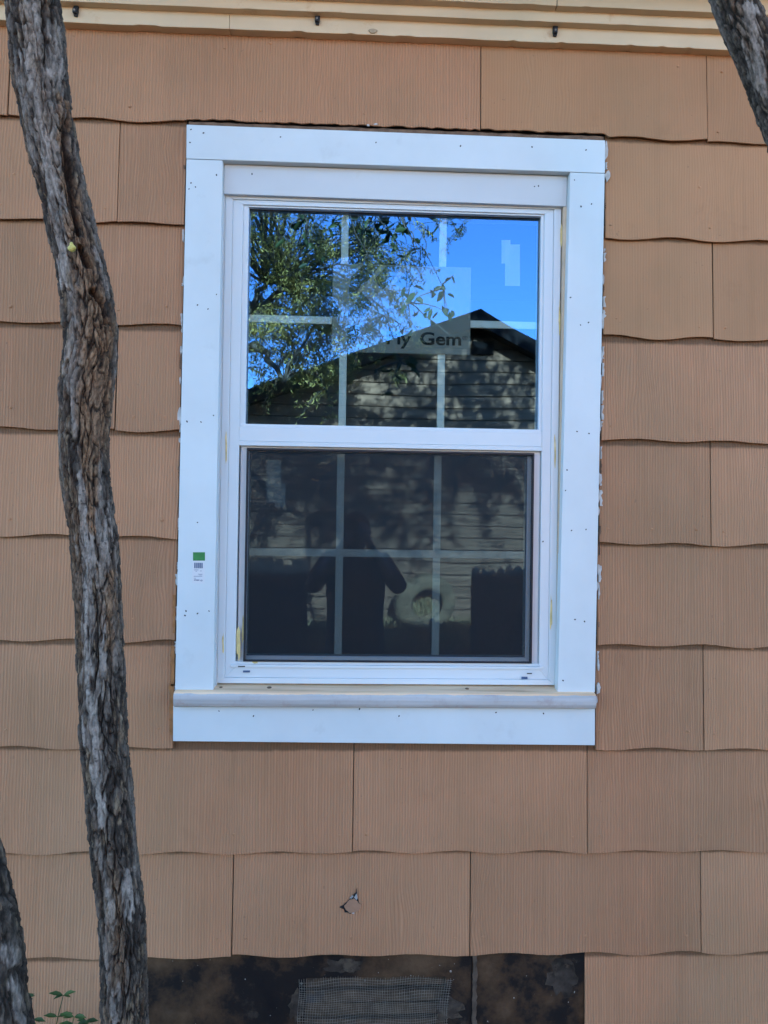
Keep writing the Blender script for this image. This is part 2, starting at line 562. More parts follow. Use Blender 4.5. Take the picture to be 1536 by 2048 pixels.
def jag_board(name, x0, x1, z0, z1, y0, mat, jag=.0016, seed=0, parent=None):
    """long board whose lower edge is a little chipped"""
    n = 160
    xs = np.linspace(x0, x1, n)
    zz = z0 + jag * (fbm(xs * 9, xs * 0, xs * 0 + seed, seed) - .5) * 2 + jag * 1.6 * (vn(xs * 38, xs * 0, xs * 0 + seed, seed + 5) > .80) * 1.0
    yy = y0 + .0012 * (fbm(xs * 3, xs * 0, xs * 0 + seed, seed + 3) - .5)
    m = MB()
    V = []; Fc = []
    for i in range(n):
        V += [(xs[i], yy[i], zz[i]), (xs[i], yy[i], z1), (xs[i], -.001, zz[i]), (xs[i], -.001, z1)]
    for i in range(n - 1):
        a = 4 * i; c = a + 4
        Fc += [(a, c, c + 1, a + 1), (a + 2, a, a + 1, a + 3)[:0] or (c, a, a + 2, c + 2), (a + 1, c + 1, c + 3, a + 3), (a + 3, c + 3, c + 2, a + 2)]
    Fc += [(0, 1, 3, 2), (4 * n - 4, 4 * n - 2, 4 * n - 1, 4 * n - 3)]
    m.add(V, Fc)
    return m.build(name, mat, parent, bevel=.0012)
for s0, s1 in ((-2.6, -.33), (-.329, 1.9)):
    jag_board('eave_board', s0, s1, 2.7975, 2.846, -.031, m_cream, seed=3, parent=house)
jag_board('eave_board', -2.6, 1.9, 2.8365, 2.875, -.053, m_cream, .0008, 5, house)
for s0, s1 in ((-2.6, .50), (.502, 1.9)):
    jag_board('eave_board', s0, s1, 2.8640, 2.967, -.075, m_cream, .0008, 9, house)
kx, kz = at(746, 62, -.033)
m = MB()
q = [(kx + .011 * math.cos(t) * (1 + .15 * math.sin(3 * t)), kz + .006 * math.sin(t)) for t in np.linspace(0, 2 * math.pi, 14, endpoint=False)]
m.prism(q, -.0345, -.030)
m.build('wood_knot', simple('knot', (.40, .30, .19), .7, .3, 60), house, bevel=.001)

# ---- shingles
Z0R, DZ = 2.5666, .266
rowdz = [-.004, 0, .006, .0025, -.0015, .0005, -.0025, -.001, .003, 0]
def jx(n, off=0): return -.8986 + .3048 * n + off
XL, XR = -.441, .651                              # shingles stop short of the casings
LEFT, RIGHT = jx(-2), jx(8)
rows = {
    0: [LEFT, jx(0, .0134), jx(4, -.001), jx(6, -.0095), RIGHT],
    1: [jx(-1), jx(1, -.013), XL, None, XR, jx(7)],
    2: [LEFT, jx(0, -.014), XL, None, XR, jx(6, .011), RIGHT],
    3: [jx(-1), jx(1, -.0085), XL, None, XR, jx(7)],
    4: [LEFT, jx(0, -.004), XL, None, XR, jx(6, .011), RIGHT],
    5: [jx(-1), jx(1, -.010), XL, None, XR, jx(7)],
    6: [LEFT, jx(0, .0), XL, None, XR - .006, jx(6, -.003), RIGHT],
    7: [jx(-1), jx(1), jx(3), jx(5, -.003), jx(7)],
    8: [LEFT, jx(0), jx(2, .002), jx(4), jx(6, -.005), RIGHT],
    9: [jx(-1), -.515, None, .6215, jx(7, .06)],
}
shingles = []
def make_shingle(x0, x1, zb, zt, k, cutl, cutr, trim=False):
    if x1 == XL: x1 = -.4368 + (zb + .13 - 1.1175) * .00342 - .0045
    if abs(x0 - XR) < .007: x0 = .6334 + (zb + .13 - 1.1175) * .00759 + .0065
    n = max(6, int((x1 - x0) / .0125))
    ph = random.uniform(0, 6.28); A = .0040 * random.uniform(.75, 1.15); A2 = random.uniform(-.0018, .0018)
    g = .0011
    x0 += g * random.uniform(.6, 1.5); x1 -= g * random.uniform(.6, 1.5)
    yb = -.0170 + random.uniform(-.0018, .0012); yt = -.0042; th = .0056
    H = zt - zb
    tiltz = random.uniform(-.0016, .0016)
    V = []; Fc = []
    cx = (x0 + x1) / 2
    for i in range(n + 1):
        t = i / n
        x = x0 + (x1 - x0) * t
        wv = A * math.sin(2 * math.pi * x / .232 + ROWPH[k]) + A2 * math.sin(2 * math.pi * x / .33 + ph) + tiltz * (2 * t - 1)
        if trim and -.436 < x < .646:
            wv = .0085 + random.uniform(-.0018, .0022)
        chip = random.uniform(-.0004, .0004)
        lj = 0
        z0 = zb + wv + chip
        V += [(x - cx, yb, z0 - zb), (x - cx, yt, H), (x - cx, yb + th, z0 - zb), (x - cx, yt + th * .6, H)]
    for i in range(n):
        a = 4 * i; c = a + 4
        Fc += [(a, c, c + 1, a + 1), (c, a, a + 2, c + 2), (a + 2, a + 3, c + 3, c + 2)]
    Fc += [(0, 1, 3, 2), (4 * n, 4 * n + 2, 4 * n + 3, 4 * n + 1)]
    me = bpy.data.meshes.new('shingle')
    me.from_pydata(V, [], Fc); me.update()
    smooth_kind = (cx > .55 and k in (0, 1, 2)) or (k == 0 and cx > .2)
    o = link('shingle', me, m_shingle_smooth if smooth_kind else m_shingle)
    o.location = (cx, 0, zb)
    o.parent = house
    bv = o.modifiers.new('bevel', 'BEVEL'); bv.width = .0011; bv.segments = 2; bv.limit_method = 'ANGLE'; bv.angle_limit = math.radians(50)
    shingles.append((o, x0, x1, zb, zt))
    return o
ROWPH = [1.0, 4.2, 2.2, .4, 3.4, 1.6, 5.2, .2, 2.9, 4.4]
for k, js in rows.items():
    zb = Z0R - k * DZ + rowdz[k]
    zt = zb + DZ + .028
    if k == 0: zt = 2.7985
    for a, c in zip(js[:-1], js[1:]):
        if a is None or c is None: continue
        make_shingle(a, c, zb, zt, k, False, False, trim=(k == 0))

# painted nail heads
hb = bmesh.new()
bmesh.ops.create_uvsphere(hb, u_segments=10, v_segments=6, radius=.0042)
bmesh.ops.scale(hb, vec=(1, .55, 1), verts=hb.verts)
nail_me = bpy.data.meshes.new('nail_head'); hb.to_mesh(nail_me); hb.free()
nail_me.polygons.foreach_set('use_smooth', [True] * len(nail_me.polygons))
nail_me.materials.append(m_nail)
NAILS = [(260, 214), (468, 220), (521, 222), (728, 228), (448, 93), (540, 83), (211, 417), (267, 416), (336, 407), (27, 348), (2, 410),
         (22, 613), (237, 620), (333, 613), (267, 834), (330, 834), (22, 815), (21, 1038), (324, 1040), (237, 1043), (267, 1237), (321, 1243),
         (12, 1459), (317, 1456), (468, 1668), (679, 1670), (733, 1668), (1145, 1673), (1199, 1670), (1400, 1670), (435, 1877), (492, 1877),
         (702, 1875), (910, 1875), (965, 1873), (1171, 1871), (1372, 1870), (1423, 1868), (932, 237), (987, 238), (1384, 265), (1435, 265),
         (1358, 130), (1446, 141), (1220, 451), (1419, 457), (1400, 374), (1232, 637), (1398, 655), (1450, 656), (1220, 852), (1421, 856),
         (1216, 1057), (1304, 1058), (1392, 1059), (1446, 1063), (1215, 1260), (1418, 1264), (1199, 1461), (1376, 1462), (1429, 1468), (1507, 1299)]
for px, py in NAILS:
    x, z = at(px, py, -.013)
    for o, x0, x1, zb, zt in shingles:
        if x0 <= x <= x1 and zb <= z <= zb + DZ:
            nl = bpy.data.objects.new('nail_head', nail_me); col.objects.link(nl)
            f = (z - zb) / (zt - zb)
            nl.location = (x - o.location.x, -.0170 + f * .0128 - .0003, z - zb)
            s = random.uniform(.65, 1.15)
            nl.scale = (s, s, s * random.uniform(.7, 1))
            nl.parent = o
            break

# torn place in a shingle of the course above the black felt
def poly_part(name, pts, y0, y1, mat, parent=house, bevel=0):
    m = MB()
    q = [at(px, py, y0) for px, py in pts]
    m.prism(q[::-1], y0, y1)
    return m.build(name, mat, parent, bevel=bevel)
m_torn = simple('torn_fibre', (.34, .185, .11), .8, .15, 40, .4)
def ragged(pts, j):
    out = []
    for (x0, y0), (x1, y1) in zip(pts, pts[1:] + pts[:1]):
        for t in (0, .33, .66): out.append((x0 + (x1 - x0) * t + random.uniform(-j, j), y0 + (y1 - y0) * t + random.uniform(-j, j)))
    return out
poly_part('torn_hole', ragged([(679, 1815), (690, 1807), (700, 1797), (711, 1786), (714, 1776), (715, 1796), (719, 1808), (710, 1824), (700, 1827), (691, 1825), (686, 1818)], .9), -.0142, -.0115, m_hole)
poly_part('torn_flap', ragged([(688, 1812), (699, 1800), (708, 1797), (715, 1803), (723, 1812), (719, 1821), (708, 1826), (698, 1826), (692, 1820)], .7), -.0156, -.0143, m_torn, bevel=.0005)
m_tear = simple('torn_white_core', (.36, .36, .35), .8, .3, 90)
poly_part('torn_edge', ragged([(698, 1797), (704, 1791), (707, 1792), (704, 1797)], .6), -.0150, -.0143, m_tear)
poly_part('torn_edge', ragged([(708, 1795), (713, 1788), (715, 1797), (713, 1800)], .6), -.0150, -.0143, m_tear)
poly_part('torn_edge', ragged([(703, 1827), (708, 1825), (709, 1828)], .5), -.0160, -.0143, m_tear)

# brown caulk strip between the top course and the head casing
n = 150
xs = np.linspace(-.432, .646, n)
zt_ = 2.5662 + .0035 * (fbm(xs * 30, xs * 0, xs * 0, 2) - .3)
zb_ = 2.5535 + .0035 * (fbm(xs * 24, xs * 0, xs * 0 + 4, 8) - .5)
m = MB(); V = []; Fc = []
yy = -.0105 - .006 * fbm(xs * 40, xs * 0, xs * 0 + 8, 4)
for i in range(n):
    V += [(xs[i], yy[i], zb_[i]), (xs[i], yy[i] + .003, zt_[i]), (xs[i], 0, zb_[i]), (xs[i], 0, zt_[i])]
for i in range(n - 1):
    a = 4 * i; c = a + 4
    Fc += [(a, c, c + 1, a + 1), (c, a, a + 2, c + 2), (a + 1, c + 1, c + 3, a + 3)]
m.add(V, Fc); m.build('caulk_strip', m_caulk, house)

# flakes of old paint and caulk along the cut shingles beside the casings
def flake(px, py, wpx, hpx, Y=-.0175):
    n = 11
    pts = []
    for i in range(n):
        a = 2 * math.pi * i / n
        rr = random.uniform(.6, 1.15)
        pts.append((px + wpx / 2 * math.cos(a) * rr, py + hpx / 2 * math.sin(a) * rr))
    poly_part('paint_flake', pts[::-1] if False else pts, Y, Y + .004, m_flake)
for f in [(1213, 300, 8, 50), (1215, 352, 12, 24), (1206, 640, 6, 40), (1203, 712, 6, 30), (1201, 760, 6, 34), (1200, 850, 5, 40), (1199, 955, 10, 26),
          (1197, 990, 9, 34), (1196, 1020, 7, 24), (1199, 1139, 10, 26), (1195, 1172, 6, 18), (1203, 1286, 12, 6), (1197, 1330, 5, 24), (1198, 1375, 8, 22),
          (359, 833, 9, 48), (362, 700, 5, 18), (363, 640, 4, 12), (359, 880, 4, 14), (356, 1150, 4, 20), (367, 560, 4, 20), (366, 470, 4, 24),
          (751, 248, 8, 4), (736, 250, 7, 4), (354, 1240, 4, 20), (1204, 620, 4, 14), (1207, 560, 4, 20), (1193, 1400, 5, 14), (360, 760, 4, 16)]:
    flake(*f)

for y0, y1, wd, px in ((1292, 1372, 9, 340), (1368, 1470, 13, 337), (1190, 1270, 6, 345)):
    ys = np.linspace(y0, y1, 14)
    pts = [(px + wd, y) for y in ys] + [(px + wd * .5 - wd * random.uniform(.1, .6), y) for y in ys[::-1]]
    q = [at(a, c, -.0178) for a, c in pts]
    q = [(min(x, -.4425 + (z - 1.1) * .003), z) for x, z in q]
    m = MB(); m.prism(q[::-1], -.0178, -.0150)
    m.build('bare_edge', simple('bare_shingle_edge', (.33, .15, .055), .8, .3, 50, .4), house)

for side in (0, 1):
    y = 300.0 if side else 330.0
    while y < 1405:
        ln_ = random.uniform(5, 34); 
        if random.random() < (.62 if side else .42):
            xe = (1211.5 - (y - 300) * .0165) if side else (369.5 - (y - 330) * .0175)
            ys = np.linspace(y, y + ln_, 7)
            wd = random.uniform(1.5, 4.5)
            if side: pts = [(xe, v) for v in ys] + [(xe + wd * random.uniform(.3, 1.6), v) for v in ys[::-1]]
            else: pts = [(xe + .5, v) for v in ys] + [(xe - wd * random.uniform(.3, 1.4), v) for v in ys[::-1]]
            poly_part('caulk_smear', pts, -.0165, -.0110, m_flake if random.random() < .6 else m_caulk)
        y += ln_ + random.uniform(1, 14)

# black felt where two shingles are missing, with the wire mesh over a vent
fz1 = Z0R - 8 * DZ + .03
for x0, x1 in ((-.52, .3265), (.3300, .6225)):
    m = MB()
    if x0 < 0:
        m.box(x0, -.098, -.0035, -.0005, .10, fz1); m.box(.2605, x1, -.0035, -.0005, .10, fz1)
        m.box(-.098, .2605, -.0035, -.0005, .379, fz1); m.box(-.098, .2605, -.0035, -.0005, .10, .152)
    else:
        m.box(x0, x1, -.0035, -.0005, .10, fz1)
    m.build('felt_sheet', m_felt, house)
m = MB()
zz = np.linspace(.11, fz1 - .004, 40)
l_ = [(.3305 + .0016 * random.uniform(-1, 1), z) for z in zz]; r_ = [(.3420 + .003 * random.uniform(-1, 1), z) for z in zz]
m.prism(l_[::-1] + r_, -.0062, -.0036) if False else [m.prism([l_[i], r_[i], r_[i + 1], l_[i + 1]], -.0062 - .0012 * random.random(), -.0036) for i in range(39)]
m.build('sheathing_edge', simple('raw_sheathing', (.085, .060, .042), .9, .4, 40, .6), house)
for px0, px1, py0, py1 in ((640, 735, 1915, 1950), (860, 930, 1990, 2048), (1090, 1160, 1915, 2000), (575, 610, 1975, 2048)):
    pts = []
    for i in range(22):
        a = 2 * math.pi * i / 22; rr = random.uniform(.55, 1.05)
        pts.append(((px0 + px1) / 2 + (px1 - px0) / 2 * math.cos(a) * rr, (py0 + py1) / 2 + (py1 - py0) / 2 * math.sin(a) * rr))
    q = [at(a, c, -.0048) for a, c in pts]
    m = MB(); m.prism(q[::-1], -.0048, -.0036)
    m.build('torn_felt', simple('torn_felt', (.040, .032, .026), .95, .6, 30, 1.0, .1, 50, stain=((.085, .066, .048), 22, .5, .62)), house)
for i in range(6):
    z = .158 + i * .037
    m = MB(); m.prism([(-.105, z), (.265, z + .004), (.265, z + .030), (-.105, z + .033)], .012 + .006 * (i % 2), .03)
    m.build('vent_lath', m_lath, house)
m = MB()
mx0, mx1, mz0, mz1 = -.116, .275, .13, .3765
def mp(x, z):
    wob = .0030 * math.sin(x * 33 + z * 21) + .0025 * math.sin(z * 70 + x * 9)
    bow = .004 * math.sin((x - mx0) / (mx1 - mx0) * math.pi) * (1 if z < .35 else .3)
    return (x + .002 * math.sin(z * 45 + x * 14) - (.008 * max(0, (mz1 - z) / .12) * (1 if x > .2 else 0) * (x - .2) / .075), -.0062 + bow + wob * .4, z + wob + (.003 if x > .22 else 0) * ((x - .22) / .05))
xw = np.arange(mx0, mx1, .00635)
zw = np.arange(mz0, mz1, .00635)
for x in xw:
    top = mz1 + random.uniform(-.001, .004)
    m.tube([mp(x, z) for z in np.linspace(mz0, top, 22)], .00050, 3, cap=False)
for z in zw:
    m.tube([mp(x, z) for x in np.linspace(mx0, mx1, 40)], .00050, 3, cap=False)
tag(m.build('wire_mesh', m_wire, house, fix=False), kind='stuff')
for px, py in ((730, 1960), (901, 1942), (603, 1966)):
    x, z = at(px, py, -.006)
    nl = bpy.data.objects.new('mesh_nail', nail_me); col.objects.link(nl); nl.location = (x, -.008, z); nl.scale = (.7, .7, .7); nl.parent = house
    nl.material_slots[0].link = 'OBJECT'; nl.material_slots[0].material = m_wire

# ------------------------------------------------------------------ the window (a part of the house)
YF = -.030                                   # face of the casings
m = MB()
# vinyl frame: nested mitred rings, then the meeting rail
m.ring(-.338, .540, 1.128, 2.392, .019, .019, .014, .014, .0045, .09)
m.ring(-.3188, .5208, 1.1422, 2.3778, .0262, .0242, .0118, .0272, .0080, .09)
win = m.build('window', m_vinyl, house, bevel=.0012)
win['label'] = 'new white double hung window with wide white board casing'

def wpart(name, fn, mat, bevel=.0012):
    mm = MB(); fn(mm)
    return mm.build(name, mat, win, bevel=bevel)
# upper sash, meeting rail, lower sash
wpart('upper_sash', lambda q: q.ring(-.2928, .4968, 1.775, 2.3660, .0145, .0085, .0045, .022, .0125, .06), m_vinyl)
def rail(q):
    q.box(-.2930, .4962, .0070, .05, 1.7520, 1.7890)
    q.box(-.2930, .4962, .0045, .05, 1.7400, 1.7515)
    q.box(-.2930, .4962, .0110, .05, 1.7893, 1.7970)
wpart('meeting_rail', rail, m_vinyl)
wpart('lower_sash', lambda q: q.ring(-.2900, .4960, 1.170, 1.7400, .0225, .0335, .012, .0265, .0190, .06), m_vinyl)
wpart('frame_sill', lambda q: (q.box(-.3050, .5065, .0035, .05, 1.1690, 1.1760), q.box(-.2950, .4960, .008, .05, 1.1763, 1.1835)), m_vinyl)
wpart('screen_frame', lambda q: q.ring(-.2725, .4765, 1.1840, 1.7345, .0040, .0040, .0055, .0030, .0035, .0185), m_seal, .0006)
wpart('insect_screen', lambda q: q.box(-.2686, .4726, .0090, .0094, 1.1869, 1.7291), m_screen, 0)
for (x0, x1, z0, z1) in ((-.2790, .4890, 1.7960, 2.3620), (-.2680, .4630, 1.1960, 1.7285)):
    me = bpy.data.meshes.new('glass_pane')
    V = [(x, y, z) for y in (.030, .034) for x, z in ((x0, z0), (x1, z0), (x1, z1), (x0, z1))]
    me.from_pydata(V, [], [(0, 1, 2, 3), (7, 6, 5, 4), (1, 0, 4, 5), (2, 1, 5, 6), (3, 2, 6, 7), (0, 3, 7, 4)])
    me.materials.append(m_glass); me.materials.append(m_clear)
    me.polygons.foreach_set('material_index', [0, 1, 1, 1, 1, 1])
    g = bpy.data.objects.new('glass_pane', me); col.objects.link(g); g.parent = win
    wpart('glazing_bead', lambda q: q.ring(x0 - .001, x1 + .001, z0 - .001, z1 + .001, .0022, .0022, .0030, .0022, .0265, .0298), m_seal, 0)
for (x, z0, z1) in ((-.0285, 1.798, 2.36), (.2325, 1.798, 2.36), (-.0300, 1.198, 1.727), (.2270, 1.198, 1.727)):
    wpart('grid_bar', lambda q: q.box(x - .0098, x + .0098, .0400, .0460, z0, z1), m_muntin, .0015)
for (z, x0, x1) in ((2.0785, -.278, .488), (1.4650, -.267, .462)):
    wpart('grid_bar', lambda q: q.box(x0, x1, .0395, .0465, z - .0100, z + .0100), m_muntin, .0015)

wpart('head_casing', lambda q: q.prism([(-.4328, 2.4625), (.6440, 2.4622), (.6436, 2.5480), (-.4334, 2.5497)], YF, 0), m_white, .0014)
wpart('side_casing', lambda q: q.prism([(-.4368, 1.1175), (-.3412, 1.1175), (-.3412, 2.4612), (-.4322, 2.4612)], YF, 0), m_white, .0014)
wpart('side_casing', lambda q: q.prism([(.5362, 1.1175), (.6334, 1.1175), (.6436, 2.4612), (.5524, 2.4612)], YF, 0), m_white, .0014)
wpart('head_board', lambda q: q.prism([(-.3405, 2.3850), (.5505, 2.3812), (.5512, 2.4605), (-.3405, 2.4615)], -.0085, .02), m_primed, .0014)
wpart('side_jamb', lambda q: q.box(-.3450, -.3385, .0005, .04, 1.118, 2.46), m_primed, 0)
wpart('side_jamb', lambda q: q.prism([(.5395, 1.118), (.5470, 1.118), (.5520, 2.381), (.5430, 2.381)], -.0060, .04), m_jamb, 0)
wpart('apron', lambda q: q.prism([(-.4398, .9890), (.6350, .9815), (.6340, 1.0780), (-.4408, 1.0780)], YF, 0), m_white, .0014)
# bare wooden sill: sloping top, rounded nose, horns beyond the casings
m = MB()
prof = [(.07, 1.131), (-.034, 1.1185), (-.044, 1.1155), (-.0495, 1.1085), (-.0510, 1.0985), (-.0495, 1.0885), (-.0455, 1.0805), (-.040, 1.0782), (.07, 1.0782)]
xa, xb = -.4365, .6310
n = len(prof)
V = [(xa, y, z) for y, z in prof] + [(xb, y, z) for y, z in prof]
Fc = [tuple(range(n)), tuple(range(2 * n - 1, n - 1, -1))] + [(i, (i + 1) % n, n + (i + 1) % n, n + i) for i in range(n)]
# horns lie in front of the wall only
V = [((-.3405 if (y > 0 and x < 0) else .5362 if (y > 0) else x), y, z) for x, y, z in V]
m.add(V, Fc)
m.build('sill', m_sill, win, bevel=.001)

# nail holes in the boards
hb = bmesh.new(); bmesh.ops.create_circle(hb, cap_ends=True, segments=8, radius=.0022)
bmesh.ops.rotate(hb, verts=hb.verts, matrix=Matrix.Rotation(math.pi / 2, 3, 'X'))
ext = bmesh.ops.extrude_face_region(hb, geom=hb.faces[:])
bmesh.ops.translate(hb, vec=(0, .0008, 0), verts=[g for g in ext['geom'] if isinstance(g, bmesh.types.BMVert)])
bmesh.ops.recalc_face_normals(hb, faces=hb.faces)
hole_me = bpy.data.meshes.new('nail_hole'); hb.to_mesh(hole_me); hb.free(); hole_me.materials.append(m_hole)
HOLES = [(382, 259), (407, 266), (380, 285), (561, 274), (752, 285), (921, 292), (1064, 294), (1172, 300), (433, 350), (382, 366), (391, 374), (378, 378),
         (433, 589), (395, 610), (416, 618), (1162, 413), (1183, 408), (1141, 595), (1161, 650), (1177, 645), (1154, 863), (1178, 867), (1149, 360),
         (374, 843), (402, 844), (427, 831), (395, 1045), (372, 1222), (370, 1231), (395, 1227), (418, 1222), (1134, 940), (1131, 981), (1143, 1061),
         (1172, 1059), (1150, 1239), (1169, 1243), (438, 1422), (507, 1432), (626, 1420), (719, 1418), (798, 1432), (992, 1425), (1087, 1427), (1126, 1361)]
for (px, py), Y in [(h, YF) for h in HOLES] + [((504, 348), -.0085), ((1069, 373), -.0085), ((1077, 372), -.0085), ((1086, 1083), .0035)]:
    x, z = at(px, py, Y)
    h = bpy.data.objects.new('nail_hole', hole_me); col.objects.link(h)
    h.location = (x, Y - .0004, z); h.rotation_euler = (0, random.uniform(0, 3), 0)
    s = random.uniform(.75, 1.1); h.scale = (s * random.uniform(1, 1.3), 1, s * .8)
    h.parent = win
# two knots in the sill
for px, py, r in ((538, 1374, .006), (935, 1379, .005), (441, 1368, .004)):
    x, z = at(px, py, -.02)
    m = MB()
    q = [(x + r * math.cos(t), -.012 + r * 1.3 * math.sin(t)) for t in np.linspace(0, 6.283, 12, endpoint=False)]
    zz = lambda y: 1.1185 + (y + .034) * .1202 + .0006
    m.add([(a, c, zz(c)) for a, c in q] + [(a, c, zz(c) - .002) for a, c in q], [tuple(range(12))] + [(i, (i + 1) % 12, 12 + (i + 1) % 12, 12 + i) for i in range(12)])
    m.build('sill_knot', simple('knot_dark', (.13, .075, .04), .7, .3, 80), win)

# weep slots and marks at the bottom corners of the frame, dried adhesive
for px, py, wd, hd, Y, mt in ((493, 1343, 14, 4, .003, m_inkblue), (483, 1333, 14, 2, .003, m_ink), (1049, 1356, 12, 5, .003, m_inkblue), (1059, 1347, 10, 2, .003, m_ink)):
    poly_part('weep_slot', [(px - wd / 2, py - hd / 2), (px + wd / 2, py - hd / 2), (px + wd / 2, py + hd / 2), (px - wd / 2, py + hd / 2)], Y - .0006, Y + .0002, mt, win)
def smear(cx, cy, wpx, hpx, Y):
    pts = []
    for i in range(16):
        a = 2 * math.pi * i / 16; rr = random.uniform(.55, 1.1)
        pts.append((cx + wpx / 2 * math.cos(a) * rr, cy + hpx / 2 * math.sin(a) * rr))
    poly_part('adhesive_smear', pts, Y - .0006, Y + .0004, m_adh, win)
smear(477, 1287, 10, 70, .0118); smear(486, 1262, 6, 60, .0118); smear(510, 1325, 14, 7, .0078); smear(457, 455, 5, 50, .0093)
smear(1123, 470, 5, 60, .0040); smear(1119, 640, 4, 90, .0040); smear(1110, 900, 4, 70, .0040); smear(1102, 1230, 5, 80, .0040); smear(452, 900, 4, 70, .0040); smear(446, 1290, 4, 50, .0040); smear(757, 414, 12, 5, .0115)

# ------------------------------------------------------------------ stickers
def rect_obj(mb, p, mi=0, y0=0, y1=.0003):
    mb.prism([at(*c, y0) for c in p], y0, y1, mi)
# product label on the left casing
lab = empty('product_label', (at(397, 1165, YF)[0], YF, at(397, 1165, YF)[1]))
tag(lab, 'small green and white barcode label stuck on the left window casing', 'label')
def lpart(name, rects, mat, Y):
    mm = MB()
    for (x0, y0, x1, y1) in rects:
        mm.prism([at(x0, y1, Y), at(x1, y1, Y), at(x1, y0, Y), at(x0, y0, Y)], Y, Y + .0002)
    return mm.build(name, mat, lab)
lpart('paper', [(384.5, 1122, 409, 1167)], m_paper, YF - .0004)
lpart('green_patch', [(386, 1104.5, 410, 1121.3)], m_green, YF - .0004)
bars = []; x = 388.5
for wd, gp in ((2.0, 1), (.8, .7), (1.2, .8), (.7, .6), (1.4, .8), (.7, .6), (1.3, .5), (.9, .9), (1.8, 0)):
    bars.append((x, 1125.5, x + wd, 1136.5)); x += wd + gp
lpart('barcode', bars, m_inkblue, YF - .0008)
lpart('small_print', [(388, 1139.5, 397, 1140.3), (400, 1141.5, 403.5, 1142.3), (391, 1142.2, 394, 1142.9), (396, 1148, 405, 1148.6), (398, 1149.6, 404.5, 1150.2), (387.5, 1152.1, 404.5, 1152.9), (388, 1156, 392, 1156.7)], m_inkblue, YF - .0008)
lpart('word_mark', [(388, 1159.2, 389.6, 1161), (390, 1159.0, 391.4, 1160.9), (391.9, 1159.2, 393.3, 1161), (393.8, 1159.0, 395, 1162), (395.6, 1159.2, 396.9, 1161.1), (397.4, 1159, 398.4, 1161.6)], m_inkblue, YF - .0008)
mm = MB()
cx, cz = at(403, 1161, YF)
for i in range(16):
    a0, a1 = 2 * math.pi * i / 16, 2 * math.pi * (i + 1) / 16
    mm.prism([(cx + .0026 * math.cos(a), cz + .002 * math.sin(a)) for a in (a0, a1)] + [(cx + .0016 * math.cos(a), cz + .0011 * math.sin(a)) for a in (a1, a0)], YF - .0008, YF - .0006)
mm.build('round_mark', m_inkblue, lab)

# maker's sticker behind the upper pane
SY = .0360
sx0, sx1, sz0, sz1 = -.0590, .3080, 1.9950, 2.2280
stk = empty('window_sticker', (sx0, SY, sz0))
tag(stk, 'large pale sticker with gem logo and black lettering on the upper pane', 'sticker')
mm = MB(); mm.box(sx0, sx1, SY, SY + .0003, sz0, sz1); mm.build('film', m_decal, stk)
def text(name, body, px, py, hpx, Y, mat, parent, off=0.0):
    cu = bpy.data.curves.new(name, 'FONT'); cu.body = body; cu.size = 1.0; cu.offset = off; cu.extrude = .0
    ob = bpy.data.objects.new(name, cu); col.objects.link(ob)
    bpy.context.view_layer.update()
    dg = bpy.context.evaluated_depsgraph_get()
    me = bpy.data.meshes.new_from_object(ob.evaluated_get(dg))
    bpy.data.objects.remove(ob)
    x, z = at(px, py, Y)
    s = (at(px, py - hpx, Y)[1] - z) / .73
    me.transform(Matrix.Translation((x, Y, z)) @ Matrix.Rotation(math.pi / 2, 4, 'X') @ Matrix.Diagonal((s * 1.30, s * 1.06, s, 1)))
    o = link(name, me, mat, parent)
    sd = o.modifiers.new('thick', 'SOLIDIFY'); sd.thickness = .00015
    return o
text('lettering', 'Ply', 771, 687.5, 24, SY - .0004, m_ink, stk, .024)
text('lettering', 'Gem', 839, 688.5, 24, SY - .0004, m_ink, stk, .024)
text('registered_mark', '®', 924.5, 680, 8, SY - .0004, m_ink, stk)
LG = lambda pts: [(660 + a / 4.8, 500 + c / 4.8) for a, c in pts]
m_logo = simple('dark_green_print', (.012, .03, .014), .5, .1)
for pts in ([(178, 400), (205, 255), (325, 142), (480, 150), (370, 290), (300, 330), (215, 510)], [(420, 285), (545, 152), (690, 165), (600, 290), (500, 385)],
            [(620, 325), (735, 195), (800, 345), (705, 372)], [(230, 520), (300, 400), (400, 510), (380, 560), (330, 635), (172, 635), (180, 560)],
            [(20, 500), (50, 480), (100, 600), (75, 640), (25, 635)], [(168, 720), (300, 720), (290, 760), (240, 895), (165, 900)], [(555, 735), (600, 735), (612, 830), (560, 850)]):
    mm = MB(); mm.prism([at(px, py, SY - .0004) for px, py in LG(pts)][::-1], SY - .0004, SY - .0002)
    mm.build('gem_logo', m_logo, stk)
def tape(name, rects, Y, label):
    r0 = rects[0]
    e = empty(name, (at(r0[0], r0[3], Y)[0], Y, at(r0[0], r0[3], Y)[1])); tag(e, label, 'sticker', 'small pale stickers on the glass')
    for i, (x0, y0, x1, y1) in enumerate(rects):
        mm = MB(); mm.prism([at(x0, y1, Y), at(x1, y1, Y), at(x1, y0, Y), at(x0, y0, Y)], Y - .0005 * i, Y - .0005 * i + .0002)
        mm.build('paper_strip', m_film, e)
tape('glass_sticker', [(1003, 480, 1021, 527), (1010, 489, 1040, 572)], .0365, 'two overlapped pale paper strips at upper right of the upper pane')
tape('glass_sticker', [(533, 920, 562, 1005), (550, 967, 571, 1014)], .0365, 'two overlapped pale paper strips at upper left of the screened lower pane')

